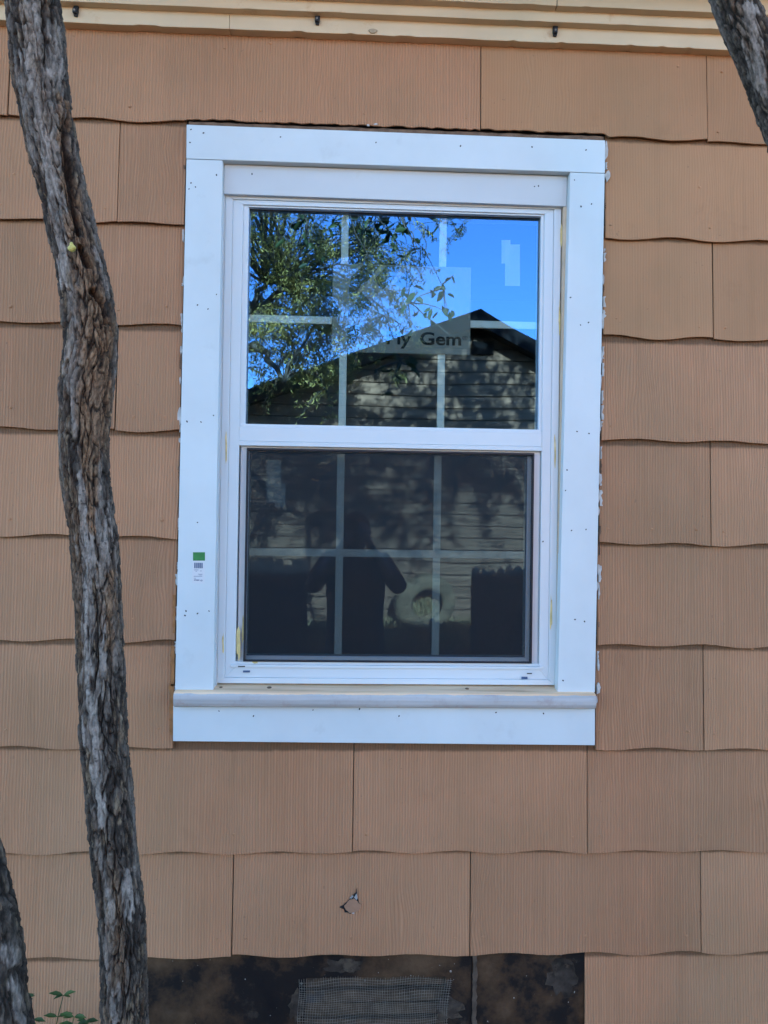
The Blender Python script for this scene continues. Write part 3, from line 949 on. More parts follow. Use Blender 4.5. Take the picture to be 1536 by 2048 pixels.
# ------------------------------------------------------------------ light clips on the eave board
for (px, py), lb in (((152, 20), 'black light clip on the eave trim beside the left tree trunk'), ((635, 37), 'black light clip on the eave trim above the left half of the window'), ((1110, 60), 'black light clip on the eave trim above the right end of the window')):
    x, z = at(px, py, -.034)
    e = empty('light_clip', (x, -.031, z)); tag(e, lb, 'clip', 'light clips along the eave')
    mm = MB()
    mm.prism([(x - .0065, z - .006), (x - .0045, z - .0165), (x + .0040, z - .0170), (x + .0065, z - .006), (x + .0072, z + .019), (x - .0050, z + .019)], -.0375, -.0312)
    mm.build('strap', m_dark, e, bevel=.001)
    mm = MB(); mm.prism([(x - .006, z - .012), (x + .0045, z - .0125), (x + .0055, z + .000), (x - .0055, z + .000)], -.0440, -.0376)
    mm.build('tab', m_dark, e, bevel=.0012)
    mm = MB(); mm.prism([(x - .001 + .0026 * math.cos(a), z - .006 + .0026 * math.sin(a)) for a in np.linspace(0, 6.283, 10, endpoint=False)], -.0452, -.0441)
    mm.build('screw', m_wire, e)

# ------------------------------------------------------------------ trees
def interp_path(ctrl, n):
    C = np.array(ctrl, float)
    t = np.zeros(len(C)); t[1:] = np.cumsum(np.linalg.norm(np.diff(C[:, :3], axis=0), axis=1))
    s = np.linspace(0, t[-1], n)
    # catmull-like smoothing: linear then box filtered
    P = np.stack([np.interp(s, t, C[:, k]) for k in range(4)], 1)
    kw = max(3, int(n * .03) | 1)
    ker = np.hanning(kw + 2)[1:-1]; ker /= ker.sum()
    Q = P.copy()
    for k in range(4):
        pad = np.concatenate([np.full(kw // 2, P[0, k]) + (P[0, k] - P[1:kw // 2 + 1, k][::-1]), P[:, k], np.full(kw // 2, P[-1, k]) + (P[-1, k] - P[-kw // 2:-1, k][::-1][:kw // 2])])
        Q[:, k] = np.convolve(pad, ker, 'valid')[:n]
    return Q, s

def segdist(x, z, line):
    """distance of points (x,z) to a polyline, and local half width"""
    best = np.full(x.shape, 9.0); wid = np.full(x.shape, .01)
    for (x0, z0, w0), (x1, z1, w1) in zip(line[:-1], line[1:]):
        dx, dz = x1 - x0, z1 - z0
        t = np.clip(((x - x0) * dx + (z - z0) * dz) / (dx * dx + dz * dz), 0, 1)
        d = np.hypot(x - x0 - t * dx, z - z0 - t * dz)
        m_ = d < best
        best = np.where(m_, d, best); wid = np.where(m_, w0 + t * (w1 - w0), wid)
    return best, wid

def worley(u, v, nu, seed):
    """cells on the bark, periodic round the stem: nearest, second nearest, cell tone"""
    iu, iv = np.floor(u), np.floor(v)
    f1 = np.full(u.shape, 9.0); f2 = np.full(u.shape, 9.0); tone = np.zeros(u.shape)
    for du in (-1, 0, 1):
        for dv in (-1, 0, 1):
            cu, cv = np.mod(iu + du, nu), iv + dv + 1000
            d = np.hypot(iu + du + _h(cu, cv, cu * 0, seed) - u, iv + dv + _h(cu, cv, cu * 0, seed + 1) - v)
            near = d < f1
            f2 = np.where(near, f1, np.minimum(f2, d)); tone = np.where(near, _h(cu, cv, cu * 0, seed + 2), tone); f1 = np.where(near, d, f1)
    return f1, f2, tone

def trunk(name, ctrl, nth, ns, parent, seed, silver=(), brown=(), crack=(), amp=1.0, silver_bias=.0):
    P, s = interp_path(ctrl, ns)
    th = np.linspace(0, 2 * math.pi, nth, endpoint=False)
    TH, S = np.meshgrid(th, s)
    R0 = P[:, 3][:, None] * np.ones_like(TH)
    CX, CY, CZ = [P[:, k][:, None] * np.ones_like(TH) for k in range(3)]
    c, sn = np.cos(TH), np.sin(TH)
    rr = .055
    lx, ly = c * rr, sn * rr
    X = CX + R0 * c; Yv = CY + R0 * sn
    front = sstep(-.1, .35, -sn)
    off = seed * 13.7
    warp = (fbm(lx / .03 + off, ly / .03, S / .10, seed + 40, 2) - .5)
    lx2 = lx + warp * .014; ly2 = ly + warp * .010
    # silver (smooth) and brown (weathered) masks
    sil = sstep(.56, .68, fbm(lx2 / .030 + off, ly2 / .030, S / .22, seed + 1, 3) + silver_bias)
    bro = sstep(.55, .72, fbm(lx2 / .035 + off, ly2 / .035 + 5, S / .30, seed + 2, 3))
    edge = (fbm(lx2 / .008 + off, ly2 / .008, S / .03, seed + 9, 2) - .5)
    sil_d = np.zeros_like(sil); bro_d = np.zeros_like(sil); crk = np.zeros_like(sil)
    for ln in silver:
        d, wd = segdist(X, CZ, ln); sil_d = np.maximum(sil_d, (1 - sstep(wd * .75, wd * 1.15, d + edge * .034)) * front * (.55 + .45 * sstep(.35, .6, fbm(lx2 / .012 + off, ly2 / .012, S / .05, seed + 31, 3))))
    for ln in brown:
        d, wd = segdist(X, CZ, ln); bro_d = np.maximum(bro_d, (1 - sstep(wd * .6, wd * 1.3, d + edge * .02)) * front)
    for ln in crack:
        d, wd = segdist(X, CZ, ln); crk = np.maximum(crk, (1 - sstep(wd * .3, wd * 1.1, d + edge * .006)) * front)
    if silver or brown:
        sil = np.maximum(sil * .55, sil_d); bro = np.maximum(bro * .5, bro_d)
    sil = sil * (1 - bro * .85) * (1 - crk)
    # relief: long plates split by furrows, smaller scales on them
    wz = (fbm(lx / .012 + off, ly / .012, S / .03, seed + 21, 3) - .5)
    nu1, nu2 = 24, 66
    f1, f2, tn1 = worley(TH / (2 * math.pi) * nu1 + warp * 2.6 + wz * 1.3, S / .062 + wz * .9, nu1, seed + 50)
    g1, g2, tn2 = worley(TH / (2 * math.pi) * nu2 + warp * 4.0 + wz * 3.0, S / .019 + wz * 1.4, nu2, seed + 60)
    fis = 1 - sstep(.03, .20, f2 - f1)
    fis2 = 1 - sstep(.03, .26, g2 - g1)
    n2 = fbm(lx2 / .0042 + off, ly2 / .0042, S / .014, seed + 4, 3)
    n3 = fbm(lx / .05 + off, ly / .05, S / .16, seed + 5, 2)
    chunk = .45 * tn1 + .55 * tn2
    rough = 1 - .82 * sil
    lent = sstep(.68, .76, fbm(lx / .0075 + off, ly / .0075, S / .0022, seed + 7, 2)) * sil
    h = (.009 * (n3 - .5) + rough * (-.0065 * fis - .0026 * fis2 + .0050 * (tn1 - .5) + .0042 * (tn2 - .5) + .004 * (n2 - .5)) + .0010 * sil + .0012 * lent - .022 * crk) * amp
    h *= (R0 / .055)
    X = CX + (R0 + h) * c; Yv = CY + (R0 + h) * sn
    Zv = CZ + .003 * (n2 - .5) * rough
    V = np.stack([X, Yv, Zv], -1).reshape(-1, 3)
    # colours
    def C3(a): return np.array(a)[None, None, :]
    mixc = lambda A, B, f: A + (B - A) * f[..., None]
    base = mixc(C3((.042, .034, .028)) * np.ones(TH.shape + (3,)), C3((.145, .118, .095)) * np.ones(TH.shape + (3,)), np.clip(chunk * 1.9 - .55, 0, 1) ** 1.4)
    tanp = sstep(.60, .74, fbm(lx2 / .009 + off, ly2 / .009 + 9, S / .03, seed + 11, 2))
    base = mixc(base, C3((.25, .185, .12)), tanp * .7)
    base = mixc(base, mixc(C3((.12, .070, .040)) * np.ones(TH.shape + (3,)), C3((.27, .170, .10)) * np.ones(TH.shape + (3,)), np.clip(n2 * 1.8 - .4, 0, 1)), bro)
    base = mixc(base, mixc(C3((.20, .17, .145)) * np.ones(TH.shape + (3,)), C3((.36, .31, .262)) * np.ones(TH.shape + (3,)), fbm(lx / .02 + off, ly / .02, S / .05, seed + 12, 2)), sil)
    base = mixc(base, C3((.07, .062, .058)), lent * .8)
    base = mixc(base, C3((.026, .021, .017)), np.clip(fis * .85 * rough + fis2 * .45 * rough, 0, 1))
    base = mixc(base, C3((.035, .024, .018)), crk)
    Cc = np.concatenate([base, np.ones(TH.shape + (1,))], -1).reshape(-1, 4)
    i, j = np.meshgrid(np.arange(ns - 1), np.arange(nth), indexing='ij')
    a = i * nth + j; bb = i * nth + (j + 1) % nth
    Fc = np.stack([a, bb, bb + nth, a + nth], -1).reshape(-1, 4)
    me = bpy.data.meshes.new(name)
    me.vertices.add(len(V)); me.vertices.foreach_set('co', V.ravel())
    me.loops.add(Fc.size); me.loops.foreach_set('vertex_index', Fc.ravel().astype(np.int32))
    me.polygons.add(len(Fc)); me.polygons.foreach_set('loop_start', np.arange(0, Fc.size, 4).astype(np.int32))
    me.update(calc_edges=True)
    me.polygons.foreach_set('use_smooth', [True] * len(Fc))
    ca = me.color_attributes.new('Col', 'FLOAT_COLOR', 'POINT')
    ca.data.foreach_set('color', Cc.astype(np.float32).ravel())
    return link(name, me, m_bark, parent), P

def leaves_mesh(name, cen, mat, parent, L=.05, Wd=.022, droop=.5, seed=1, kind=None):
    """cen (n,3): leaf bases; folded pointed leaves, one mesh"""
    g = np.random.default_rng(seed)
    n = len(cen)
    d = g.normal(size=(n, 3)); d[:, 2] -= droop * 1.6
    d /= np.linalg.norm(d, axis=1)[:, None]
    r = g.normal(size=(n, 3)); sd = np.cross(d, r); sd /= np.linalg.norm(sd, axis=1)[:, None]
    nn = np.cross(sd, d)
    l = (L * g.uniform(.6, 1.25, n))[:, None]; w_ = (Wd * g.uniform(.7, 1.2, n))[:, None] * .5
    V = np.stack([cen, cen + d * l * .35 + sd * w_ + nn * w_ * .35, cen + d * l * .75 + sd * w_ * .75 + nn * w_ * .3, cen + d * l - nn * w_ * .5,
                  cen + d * l * .75 - sd * w_ * .75 + nn * w_ * .3, cen + d * l * .35 - sd * w_ + nn * w_ * .35], 1).reshape(-1, 3)
    b0 = np.arange(n)[:, None] * 6
    Fc = np.concatenate([b0 + np.array([[0, 1, 2, 3]]), b0 + np.array([[0, 3, 4, 5]])], 1).reshape(-1, 4)
    me = bpy.data.meshes.new(name)
    me.vertices.add(len(V)); me.vertices.foreach_set('co', V.ravel())
    me.loops.add(Fc.size); me.loops.foreach_set('vertex_index', Fc.ravel().astype(np.int32))
    me.polygons.add(len(Fc)); me.polygons.foreach_set('loop_start', np.arange(0, Fc.size, 4).astype(np.int32))
    me.update(calc_edges=True)
    o = link(name, me, mat, parent)
    if kind: o['kind'] = kind
    return o

def limb_curve(p, q, sag, g, n=8):
    p, q = Vector(p), Vector(q)
    out = []
    for i in range(n):
        t = i / (n - 1)
        v = p.lerp(q, t)
        v.z += sag * math.sin(math.pi * t)
        if 0 < i < n - 1: v += Vector(g.normal(size=3)) * (q - p).length * .025
        out.append(v)
    return out

def crown(parent, top, centre, radii, ncl, per, leafmat, L, Wd, seed, rtop=.04, droop=.5, extra=(), clr=.55, zmin=None, twigmat=None, xper=16):
    """limbs from the trunk top to leaf clusters; returns crown object"""
    g = np.random.default_rng(seed)
    mb = MB(); pts = []
    cl = []
    while len(cl) < ncl:
        v = g.uniform(-1, 1, 3)
        if .25 < np.linalg.norm(v) < 1:
            p = np.array(centre) + v * np.array(radii)
            if zmin is None or p[2] > zmin: cl.append(p)
    hubs = [Vector(top) + Vector((np.array(centre) - np.array(top)) * f) + Vector(g.normal(size=3) * np.array(radii) * .28) for f in np.linspace(.2, .9, 6)]
    for h in hubs:
        mb.tube(limb_curve(top, h, .12, g, 8), list(np.linspace(rtop, rtop * .45, 8)), 7)
    for c in cl:
        h = min(hubs, key=lambda q: (q - Vector(c)).length)
        mb.tube(limb_curve(h, c, .1, g, 7), list(np.linspace(rtop * .40, .006, 7)), 5)
    tips = [(Vector(c), clr) for c in cl] + [(Vector(e), .16) for e in extra]
    for e in extra:
        h = min(hubs, key=lambda q: (q - Vector(e)).length)
        mb.tube(limb_curve(h, e, .25, g, 10), list(np.linspace(.006, .0018, 10)), 5)
    for c, sp in tips:
        k = 7 if sp > .3 else 5
        for _ in range(k):
            v = Vector(g.normal(size=3) * np.array((1, 1, .8))) * sp
            v.z -= droop * sp
            q = c + v
            tw = limb_curve(c, q, .06 * sp, g, 6)
            mb.tube(tw, list(np.linspace(.005, .0015, 6)), 4, cap=False)
            m_ = max(3, int(per / k)) if sp > .2 else max(3, int(xper / k))
            for _ in range(m_):
                t = g.uniform(.15, 1.0)
                i = min(4, int(t * 5)); f = t * 5 - i
                p = tw[i].lerp(tw[i + 1], f)
                pts.append(np.array(p) + g.normal(size=3) * (.035 if sp > .3 else .015))
    lim = mb.build('limb', twigmat or m_twig, parent, smooth=True, fix=False)
    cr = leaves_mesh('crown', np.array(pts), leafmat, parent, L, Wd, droop, seed + 1)
    return cr

TY = -.56
main = [(0, 10, 122), (50, 13, 128), (100, 18, 130), (200, 35, 137), (300, 54, 157), (400, 79, 178), (440, 86, 189), (500, 105, 206), (600, 122, 226), (650, 127, 233),
        (700, 128, 233), (750, 123, 229), (800, 120, 222), (850, 119, 217), (900, 118, 217), (950, 121, 219), (1000, 128, 224), (1050, 135, 231), (1100, 142, 236),
        (1200, 150, 243), (1300, 155, 247), (1400, 158, 251), (1500, 164, 258), (1600, 174, 268), (1700, 181, 276), (1800, 192, 289), (1850, 198, 293), (1900, 202, 294), (2000, 203, 295), (2048, 203, 296)]
ctrl = []
for py, l, r in main[::-1]:
    (xl, z), (xr, _) = at(l, py, TY), at(r, py, TY)
    ctrl.append(((xl + xr) / 2, TY, (z + at(r, py, TY)[1]) / 2, (xr - xl) / 2 * .985))
b0 = ctrl[0]
low = [(b0[0] + .02, TY, -.10, b0[3] * 1.55), (b0[0] + .015, TY, .02, b0[3] * 1.28), (b0[0] + .005, TY, .18, b0[3] * 1.08)]
t0 = ctrl[-1]
high = [(t0[0] - .05, TY - .03, t0[2] + .25, t0[3] * .97), (t0[0] - .10, TY - .12, t0[2] + .6, t0[3] * .92), (t0[0] - .12, TY - .3, t0[2] + 1.1, t0[3] * .85), (t0[0] - .05, TY - .5, t0[2] + 1.7, t0[3] * .7)]
def ln(pts): return [(*at(a, c, TY - .05), wpx * .00082) for a, c, wpx in pts]
tree = empty('tree', (b0[0], TY, 0)); tag(tree, 'grey barked tree trunk bending up left of the window', 'tree', 'trees growing against the house')
tr, P = trunk('trunk', low + ctrl + high, 250, 1900, tree, 1,
      silver=[ln([(160, 950, 13), (162, 1050, 15), (166, 1120, 15), (171, 1220, 13), (170, 1300, 13), (172, 1400, 14), (181, 1500, 12), (195, 1590, 14), (203, 1650, 9)]),
              ln([(205, 1000, 6), (203, 1090, 7), (196, 1150, 9), (205, 1240, 8), (200, 1330, 9), (186, 1420, 10)]),
              ln([(58, 20, 20), (62, 120, 20), (72, 200, 17), (85, 260, 16), (98, 330, 14), (106, 420, 13), (118, 480, 12), (122, 560, 10)]),
              ln([(100, 40, 14), (108, 130, 14)]), ln([(168, 350, 7), (180, 430, 8), (196, 520, 8), (205, 580, 6)]),
              ln([(140, 640, 9), (135, 740, 9), (148, 830, 9), (152, 900, 8)]), ln([(216, 1790, 8), (222, 1850, 10)]), ln([(250, 1760, 12), (252, 1830, 12)]), ln([(228, 1990, 12), (230, 2048, 10)])],
      brown=[ln([(112, 180, 8), (120, 280, 10), (135, 370, 14), (150, 470, 18), (170, 560, 26), (185, 640, 34), (188, 720, 38), (180, 820, 34), (175, 900, 22), (178, 1000, 8), (180, 1060, 7)]),
             ln([(215, 1150, 8), (210, 1300, 8)])],
      crack=[ln([(114, 190, 3), (121, 235, 5), (129, 310, 7), (139, 380, 9), (149, 440, 9), (153, 465, 5)]), ln([(155, 490, 7), (172, 528, 8)]), ln([(180, 580, 10), (195, 600, 6), (206, 640, 5)])])
z_top = (t0[0] - .05, TY - .5, t0[2] + 1.7)
ex = []
for px, py, Yr in ((700, 445, -2.3), (745, 440, -2.4), (790, 455, -2.2), (820, 430, -2.5), (770, 480, -2.35), (885, 610, -2.5), (815, 640, -2.3), (800, 760, -2.2), (560, 430, -2.6), (610, 460, -2.4)):
    x, z = at(px, py, .07 - Yr); ex.append((x, Yr, z + .10))
crown(tree, z_top, (-.3, -1.5, 6.0), (2.6, 1.9, 2.1), 40, 230, m_leaf, .070, .034, 5, .042, .5, ex, zmin=4.2)

left = [(1600, -30), (1680, 3), (1700, 8), (1750, 25), (1800, 37), (1850, 46), (1900, 53), (1950, 60), (2000, 67), (2048, 74)]
ctrl = []
for py, r in left[::-1]:
    x, z = at(r, py, TY); wd = .058 + (2048 - py) * -.000012
    ctrl.append((x - wd, TY - .02, z, wd))
b0 = ctrl[0]; t0 = ctrl[-1]
tree2 = empty('tree', (b0[0] + .05, TY - .02, 0)); tag(tree2, 'dark leaning tree trunk cut off by the lower left corner of the photo', 'tree', 'trees growing against the house')
tr2, P2 = trunk('trunk', [(b0[0] + .06, TY - .02, -.1, .095), (b0[0] + .05, TY - .02, .05, .075), (b0[0] + .03, TY - .02, .3, .064)] + ctrl + [(t0[0] - .10, TY - .02, t0[2] + .3, .048), (t0[0] - .32, TY - .1, t0[2] + 1.0, .044), (t0[0] - .6, TY - .3, t0[2] + 2.2, .036), (t0[0] - .7, TY - .5, t0[2] + 3.2, .028)],
               150, 700, tree2, 4, silver=[ln([(15, 1905, 14), (28, 1925, 10)]), ln([(35, 1960, 12), (45, 2048, 14)])], silver_bias=-.05)
crown(tree2, (t0[0] - .7, TY - .5, t0[2] + 3.2), (t0[0] - .9, -1.4, 5.6), (1.7, 1.5, 1.8), 18, 200, m_leaf, .070, .034, 9, .03, zmin=4.0)

rt = [(0, 1427, 1509), (50, 1443, 1531), (100, 1467, 1556), (150, 1488, 1578), (200, 1508, 1600), (250, 1527, 1620), (300, 1545, 1640), (500, 1610, 1710), (800, 1690, 1800), (1200, 1760, 1875), (1600, 1800, 1930), (2048, 1830, 1970)]
ctrl = []
for py, l, r in rt[::-1]:
    (xl, z), (xr, _) = at(l, py, TY), at(r, py, TY)
    ctrl.append(((xl + xr) / 2, TY, z, (xr - xl) / 2 * .98))
b0 = ctrl[0]; t0 = ctrl[-1]
tree3 = empty('tree', (b0[0], TY, 0)); tag(tree3, 'grey tree limb leaning across the eave in the upper right corner', 'tree', 'trees growing against the house')
tr3, P3 = trunk('trunk', [(b0[0], TY, -.1, .10), (b0[0], TY, .1, .08)] + ctrl + [(t0[0] - .12, TY - .02, t0[2] + .28, .043), (t0[0] - .4, TY - .2, t0[2] + 1.0, .038), (t0[0] - .5, TY - .5, t0[2] + 2.0, .03)],
               150, 1400, tree3, 8, silver=[ln([(1500, 10, 16), (1515, 60, 14), (1528, 110, 12), (1540, 160, 12)])], silver_bias=.02)
crown(tree3, (t0[0] - .5, TY - .5, t0[2] + 2.0), (1.6, -1.6, 6.0), (2.0, 1.8, 1.9), 60, 330, m_leaf, .080, .040, 12, .032, zmin=4.3)

# dried yellow blossom stuck in the crack of the main trunk
x, z = at(143, 495, TY - .06)
hb = bmesh.new(); bmesh.ops.create_icosphere(hb, subdivisions=3, radius=.0068)
for v in hb.verts:
    k = float(vn(np.array([v.co.x * 260 + 50]), np.array([v.co.y * 260 + 50]), np.array([v.co.z * 260 + 50]), 3)[0])
    v.co *= .75 + .5 * k
    if v.co.z > .005: v.co.z += (v.co.z - .005) * 1.6; v.co.x -= .001
me = bpy.data.meshes.new('resin_lump'); hb.to_mesh(me); hb.free()
o = link('resin_lump', me, simple('yellow_resin', (.50, .44, .12), .4, .2, 120)); o.location = (x, TY - .058, z)
tag(o, 'small yellow lump stuck to the bark of the bent trunk', 'resin')

# weeds between the two left trunks
def weed(x, y, h, nst, label, seed, big=False):
    g = np.random.default_rng(seed)
    e = empty('weed', (x, y, 0)); tag(e, label, 'weed', 'weeds at the foot of the wall')
    st = MB()
    pts = []
    lm = MB()
    for s in range(nst):
        dx, dy = g.uniform(-.10, .10), g.uniform(-.03, .04)
        hh = h * g.uniform(.75, 1.05)
        path = [Vector((x + dx * t * t + .01 * math.sin(4 * t + s), y + dy * t, hh * t)) for t in np.linspace(0, 1, 9)]
        st.tube(path, list(np.linspace(.0028, .0010, 9)), 5)
        for i in (3, 4, 5, 6, 7, 8, 8):
            for sgn in (-1, 1):
                a = g.uniform(-.6, .6)
                d = Vector((sgn * math.cos(a), math.sin(a) * .6 - .25, g.uniform(.1, .75))).normalized()
                L = g.uniform(.020, .040) * (1.2 if big else 1)
                p = path[i]; up = Vector((0, -.5, 1)).normalized(); sd = d.cross(up).normalized() * L * .17
                nn = sd.cross(d).normalized()
                q = [p, p + d * L * .3 + sd * .8 + nn * .002, p + d * L * .6 + sd + nn * .001, p + d * L - nn * .006, p + d * L * .6 - sd + nn * .001, p + d * L * .3 - sd * .8 + nn * .002, p + d * L * .55 - nn * .003]
                lm.add(q, [(0, 1, 6), (1, 2, 6), (2, 3, 6), (3, 4, 6), (4, 5, 6), (5, 0, 6)])
    st.build('stem', m_weed, e, smooth=True, fix=False)
    lm.build('foliage', m_weed, e, smooth=True, fix=False)
wx, wz = at(150, 1985, -.10)
weed(at(128, 2000, -.10)[0], -.10, at(150, 1986, -.10)[1], 2, 'tallest green weed sprig between the two left trunks', 3)
weed(at(95, 2030, -.12)[0], -.12, at(95, 2018, -.12)[1], 3, 'low leafy weed beside the leftmost trunk', 5)
weed(at(175, 2035, -.12)[0], -.12, at(170, 2026, -.12)[1], 3, 'low dark weed beside the bent trunk base', 8, True)

# ------------------------------------------------------------------ across the yard (seen in the glass)
nb = empty('neighbor_house', (1.0, -12, 0)); tag(nb, 'dark weathered clapboard house with low gable reflected in the window', 'house')
NY = -9.0
def vat(px, py, y): return at(px, py, .07 - y)
pk = vat(960, 622, NY + .3)
sl_, sr_ = .372, .53
xl_, xr_ = pk[0] - 5.9, pk[0] + 4.2
def roofz(x): return pk[1] - (pk[0] - x) * sl_ if x < pk[0] else pk[1] - (x - pk[0]) * sr_
m = MB()
q = [(xl_ + .3, 0), (xr_ - .3, 0), (xr_ - .3, roofz(xr_ - .3) - .16), (pk[0], pk[1] - .16), (xl_ + .3, roofz(xl_ + .3) - .16)]
m.prism(q, -14, NY - .03)
m.build('wall', m_barge, nb)
z = .12; exp_ = .172
while z < pk[1] - .25:
    zt = z + exp_ - .014
    def span(zz):
        a = max(xl_ + .3, pk[0] - (pk[1] - .17 - zz) / sl_); c = min(xr_ - .3, pk[0] + (pk[1] - .17 - zz) / sr_)
        return a, c
    a0, c0 = span(z); a1, c1 = span(zt)
    if c1 - a1 < .1: break
    mm = MB()
    f = lambda zz: NY - .022 + (.020 if zz == z else 0)
    V = [(a0, NY + .004, z), (c0, NY + .004, z), (c1, NY - .006, zt), (a1, NY - .006, zt), (a0, NY - .0295, z), (c0, NY - .0295, z), (c1, NY - .0295, zt), (a1, NY - .0295, zt)]
    mm.add(V, [(0, 1, 2, 3), (7, 6, 5, 4), (1, 0, 4, 5), (2, 1, 5, 6), (3, 2, 6, 7), (0, 3, 7, 4)])
    mm.build('siding_board', m_siding, nb)
    z += exp_
for s in (0, 1):
    xe = xl_ if s == 0 else xr_
    mm = MB()
    P4 = [(xe, roofz(xe)), (pk[0], pk[1]), (pk[0], pk[1] - .15), (xe, roofz(xe) - .15)]
    mm.prism(P4, -14.3, NY + .3); mm.build('roof_slope', m_roof, nb)
    mm = MB()
    d_ = .012
    P4 = [(xe, roofz(xe) + d_), (pk[0], pk[1] + d_), (pk[0], pk[1] - .20), (xe, roofz(xe) - .20)]
    mm.prism(P4, NY + .302, NY + .33); mm.build('bargeboard', m_barge, nb)
mm = MB(); vx = pk[0] + .08
mm.box(vx - .16, vx + .16, NY + .006, NY + .05, pk[1] - .55, pk[1] - .36)
mm.build('gable_vent', m_barge, nb)

# yard tree in front of it
yt = empty('yard_tree', (-1.55, -6.2, 0)); tag(yt, 'sunlit olive green tree with drooping twigs reflected in the upper pane', 'tree')
trunk('trunk', [(-1.75, -6.2, -.1, .16), (-1.7, -6.2, .4, .12), (-1.8, -6.2, 1.5, .10), (-1.6, -6.2, 2.6, .085), (-1.2, -6.1, 3.4, .06)], 40, 200, yt, 20, amp=1.6)
ex = []
for px, py, Yr in ((770, 560, -5.6), (740, 620, -5.5), (800, 540, -5.6), (840, 520, -5.8), (760, 690, -5.4), (700, 760, -5.5), (560, 780, -5.6), (620, 770, -5.5), (790, 770, -5.4), (850, 480, -5.9), (900, 450, -6), (925, 470, -6), (880, 430, -5.9), (830, 560, -5.8), (710, 480, -5.8), (520, 760, -5.6), (650, 800, -5.4)):
    x, z = vat(px, py, Yr); ex.append((x, Yr, z + .12))
crown(yt, (-1.2, -6.1, 3.4), (-1.15, -6.1, 4.10), (1.75, 1.2, 1.75), 112, 470, m_leaf2, .050, .0115, 22, .05, .55, ex, clr=.34, zmin=3.2, xper=110)

# picket fence, and a board fence added as a dark mass
def fence(x0, x1, y, top, label, flat=False, gap=.012):
    e = empty('picket_fence', ((x0 + x1) / 2, y, 0)); tag(e, label, 'fence', 'dark fences across the yard')
    for zz in (.3, top - .3):
        mm = MB(); mm.box(x0, x1, y - .06, y - .022, zz, zz + .085); mm.build('rail', m_fence, e)
    x = x0
    mm = MB(); mm.prism([(0, .03), (.088, .03), (.088, top - (.004 if flat else .05)), (.044, top), (0, top - (.004 if flat else .05))], y - .02, y)
    first = None
    while x < x1 - .09:
        if first is None:
            first = mm.build('picket', m_fence, e); o = first
        else:
            o = first.copy(); col.objects.link(o)
        o.location.x = x; o.location.z = random.uniform(-.03, .03)
        o.matrix_parent_inverse = wm(e).inverted()
        x += .0885 + random.uniform(0, gap)
fence(1.32, 3.4, -6.3, 1.08, 'dark picket fence standing right of the tyre in the reflection', False, .007)
fence(-3.6, -.40, -6.4, 1.08, 'added dark board fence left of the photographer in the reflection', True, .002)  # boards added to supply the darkness at lower left

# old tyre leaning in front of the neighbour's wall
tx, tz = vat(850, 1196, -8.55)
ty = empty('tyre', (tx, -8.55, .02)); tag(ty, 'faded pale tyre leaning in front of the dark reflected house', 'tyre')
def lathe(prof, n=48):
    mm = MB(); k = len(prof)
    V = [(r * math.cos(2 * math.pi * i / n), -yy, r * math.sin(2 * math.pi * i / n)) for i in range(n) for r, yy in prof]
    mm.add(V, [(i * k + j, i * k + (j + 1) % k, ((i + 1) % n) * k + (j + 1) % k, ((i + 1) % n) * k + j) for i in range(n) for j in range(k)])
    return mm
R = .43
mm = lathe([(R * .50, .085), (R * .68, .105), (R * .88, .100), (R * .97, .075), (R, .03), (R, -.03), (R * .97, -.075), (R * .88, -.100), (R * .68, -.105), (R * .50, -.085), (R * .53, -.06), (R * .86, -.07), (R * .90, 0), (R * .86, .07), (R * .53, .06)])
c_ = mm.build('carcass', m_tyre, ty, smooth=True)
for o in (c_,):
    o.location = (0, 0, 0); o.matrix_parent_inverse = Matrix()
    o.location = (0, 0, R * .93); o.rotation_euler = (math.radians(-13), 0, math.radians(-16))
mm = MB()
for i in range(40):
    a = 2 * math.pi * i / 40
    for yy in (-.045, .018):
        c, s = math.cos(a), math.sin(a)
        p = [(R * .995, yy, -.012), (R * .995, yy + .027, -.012), (R * .995, yy + .027, .012), (R * .995, yy, .012)]
        q = [(R + .010, yy2, t) for _, yy2, t in p]
        V = [(r * c - t * s, -y_, r * s + t * c) for r, y_, t in p + q]
        mm.add(V, [(4, 5, 6, 7), (0, 1, 5, 4), (1, 2, 6, 5), (2, 3, 7, 6), (3, 0, 4, 7)])
t_ = mm.build('tread', m_tyre, ty); t_.matrix_parent_inverse = Matrix(); t_.location = c_.location; t_.rotation_euler = c_.rotation_euler

# sunlit pale stone seen through the hole
hb = bmesh.new(); bmesh.ops.create_icosphere(hb, subdivisions=3, radius=1)
for v in hb.verts:
    k = float(fbm(np.array([v.co.x * 1.6 + 20]), np.array([v.co.y * 1.6 + 20]), np.array([v.co.z * 1.6 + 20]), 5)[0])
    v.co = Vector((v.co.x * .17, v.co.y * .07, v.co.z * .30)) * (.72 + .55 * k)
me = bpy.data.meshes.new('stone'); hb.to_mesh(me); hb.free()
me.polygons.foreach_set('use_smooth', [True] * len(me.polygons))
o = link('stone', me, simple('pale_stone', (.85, .56, .28), .9, .3, 9, .5)); o.location = (tx - .10, -8.86, .26)
tag(o, 'pale upright stone showing through the hole of the tyre', 'stone')

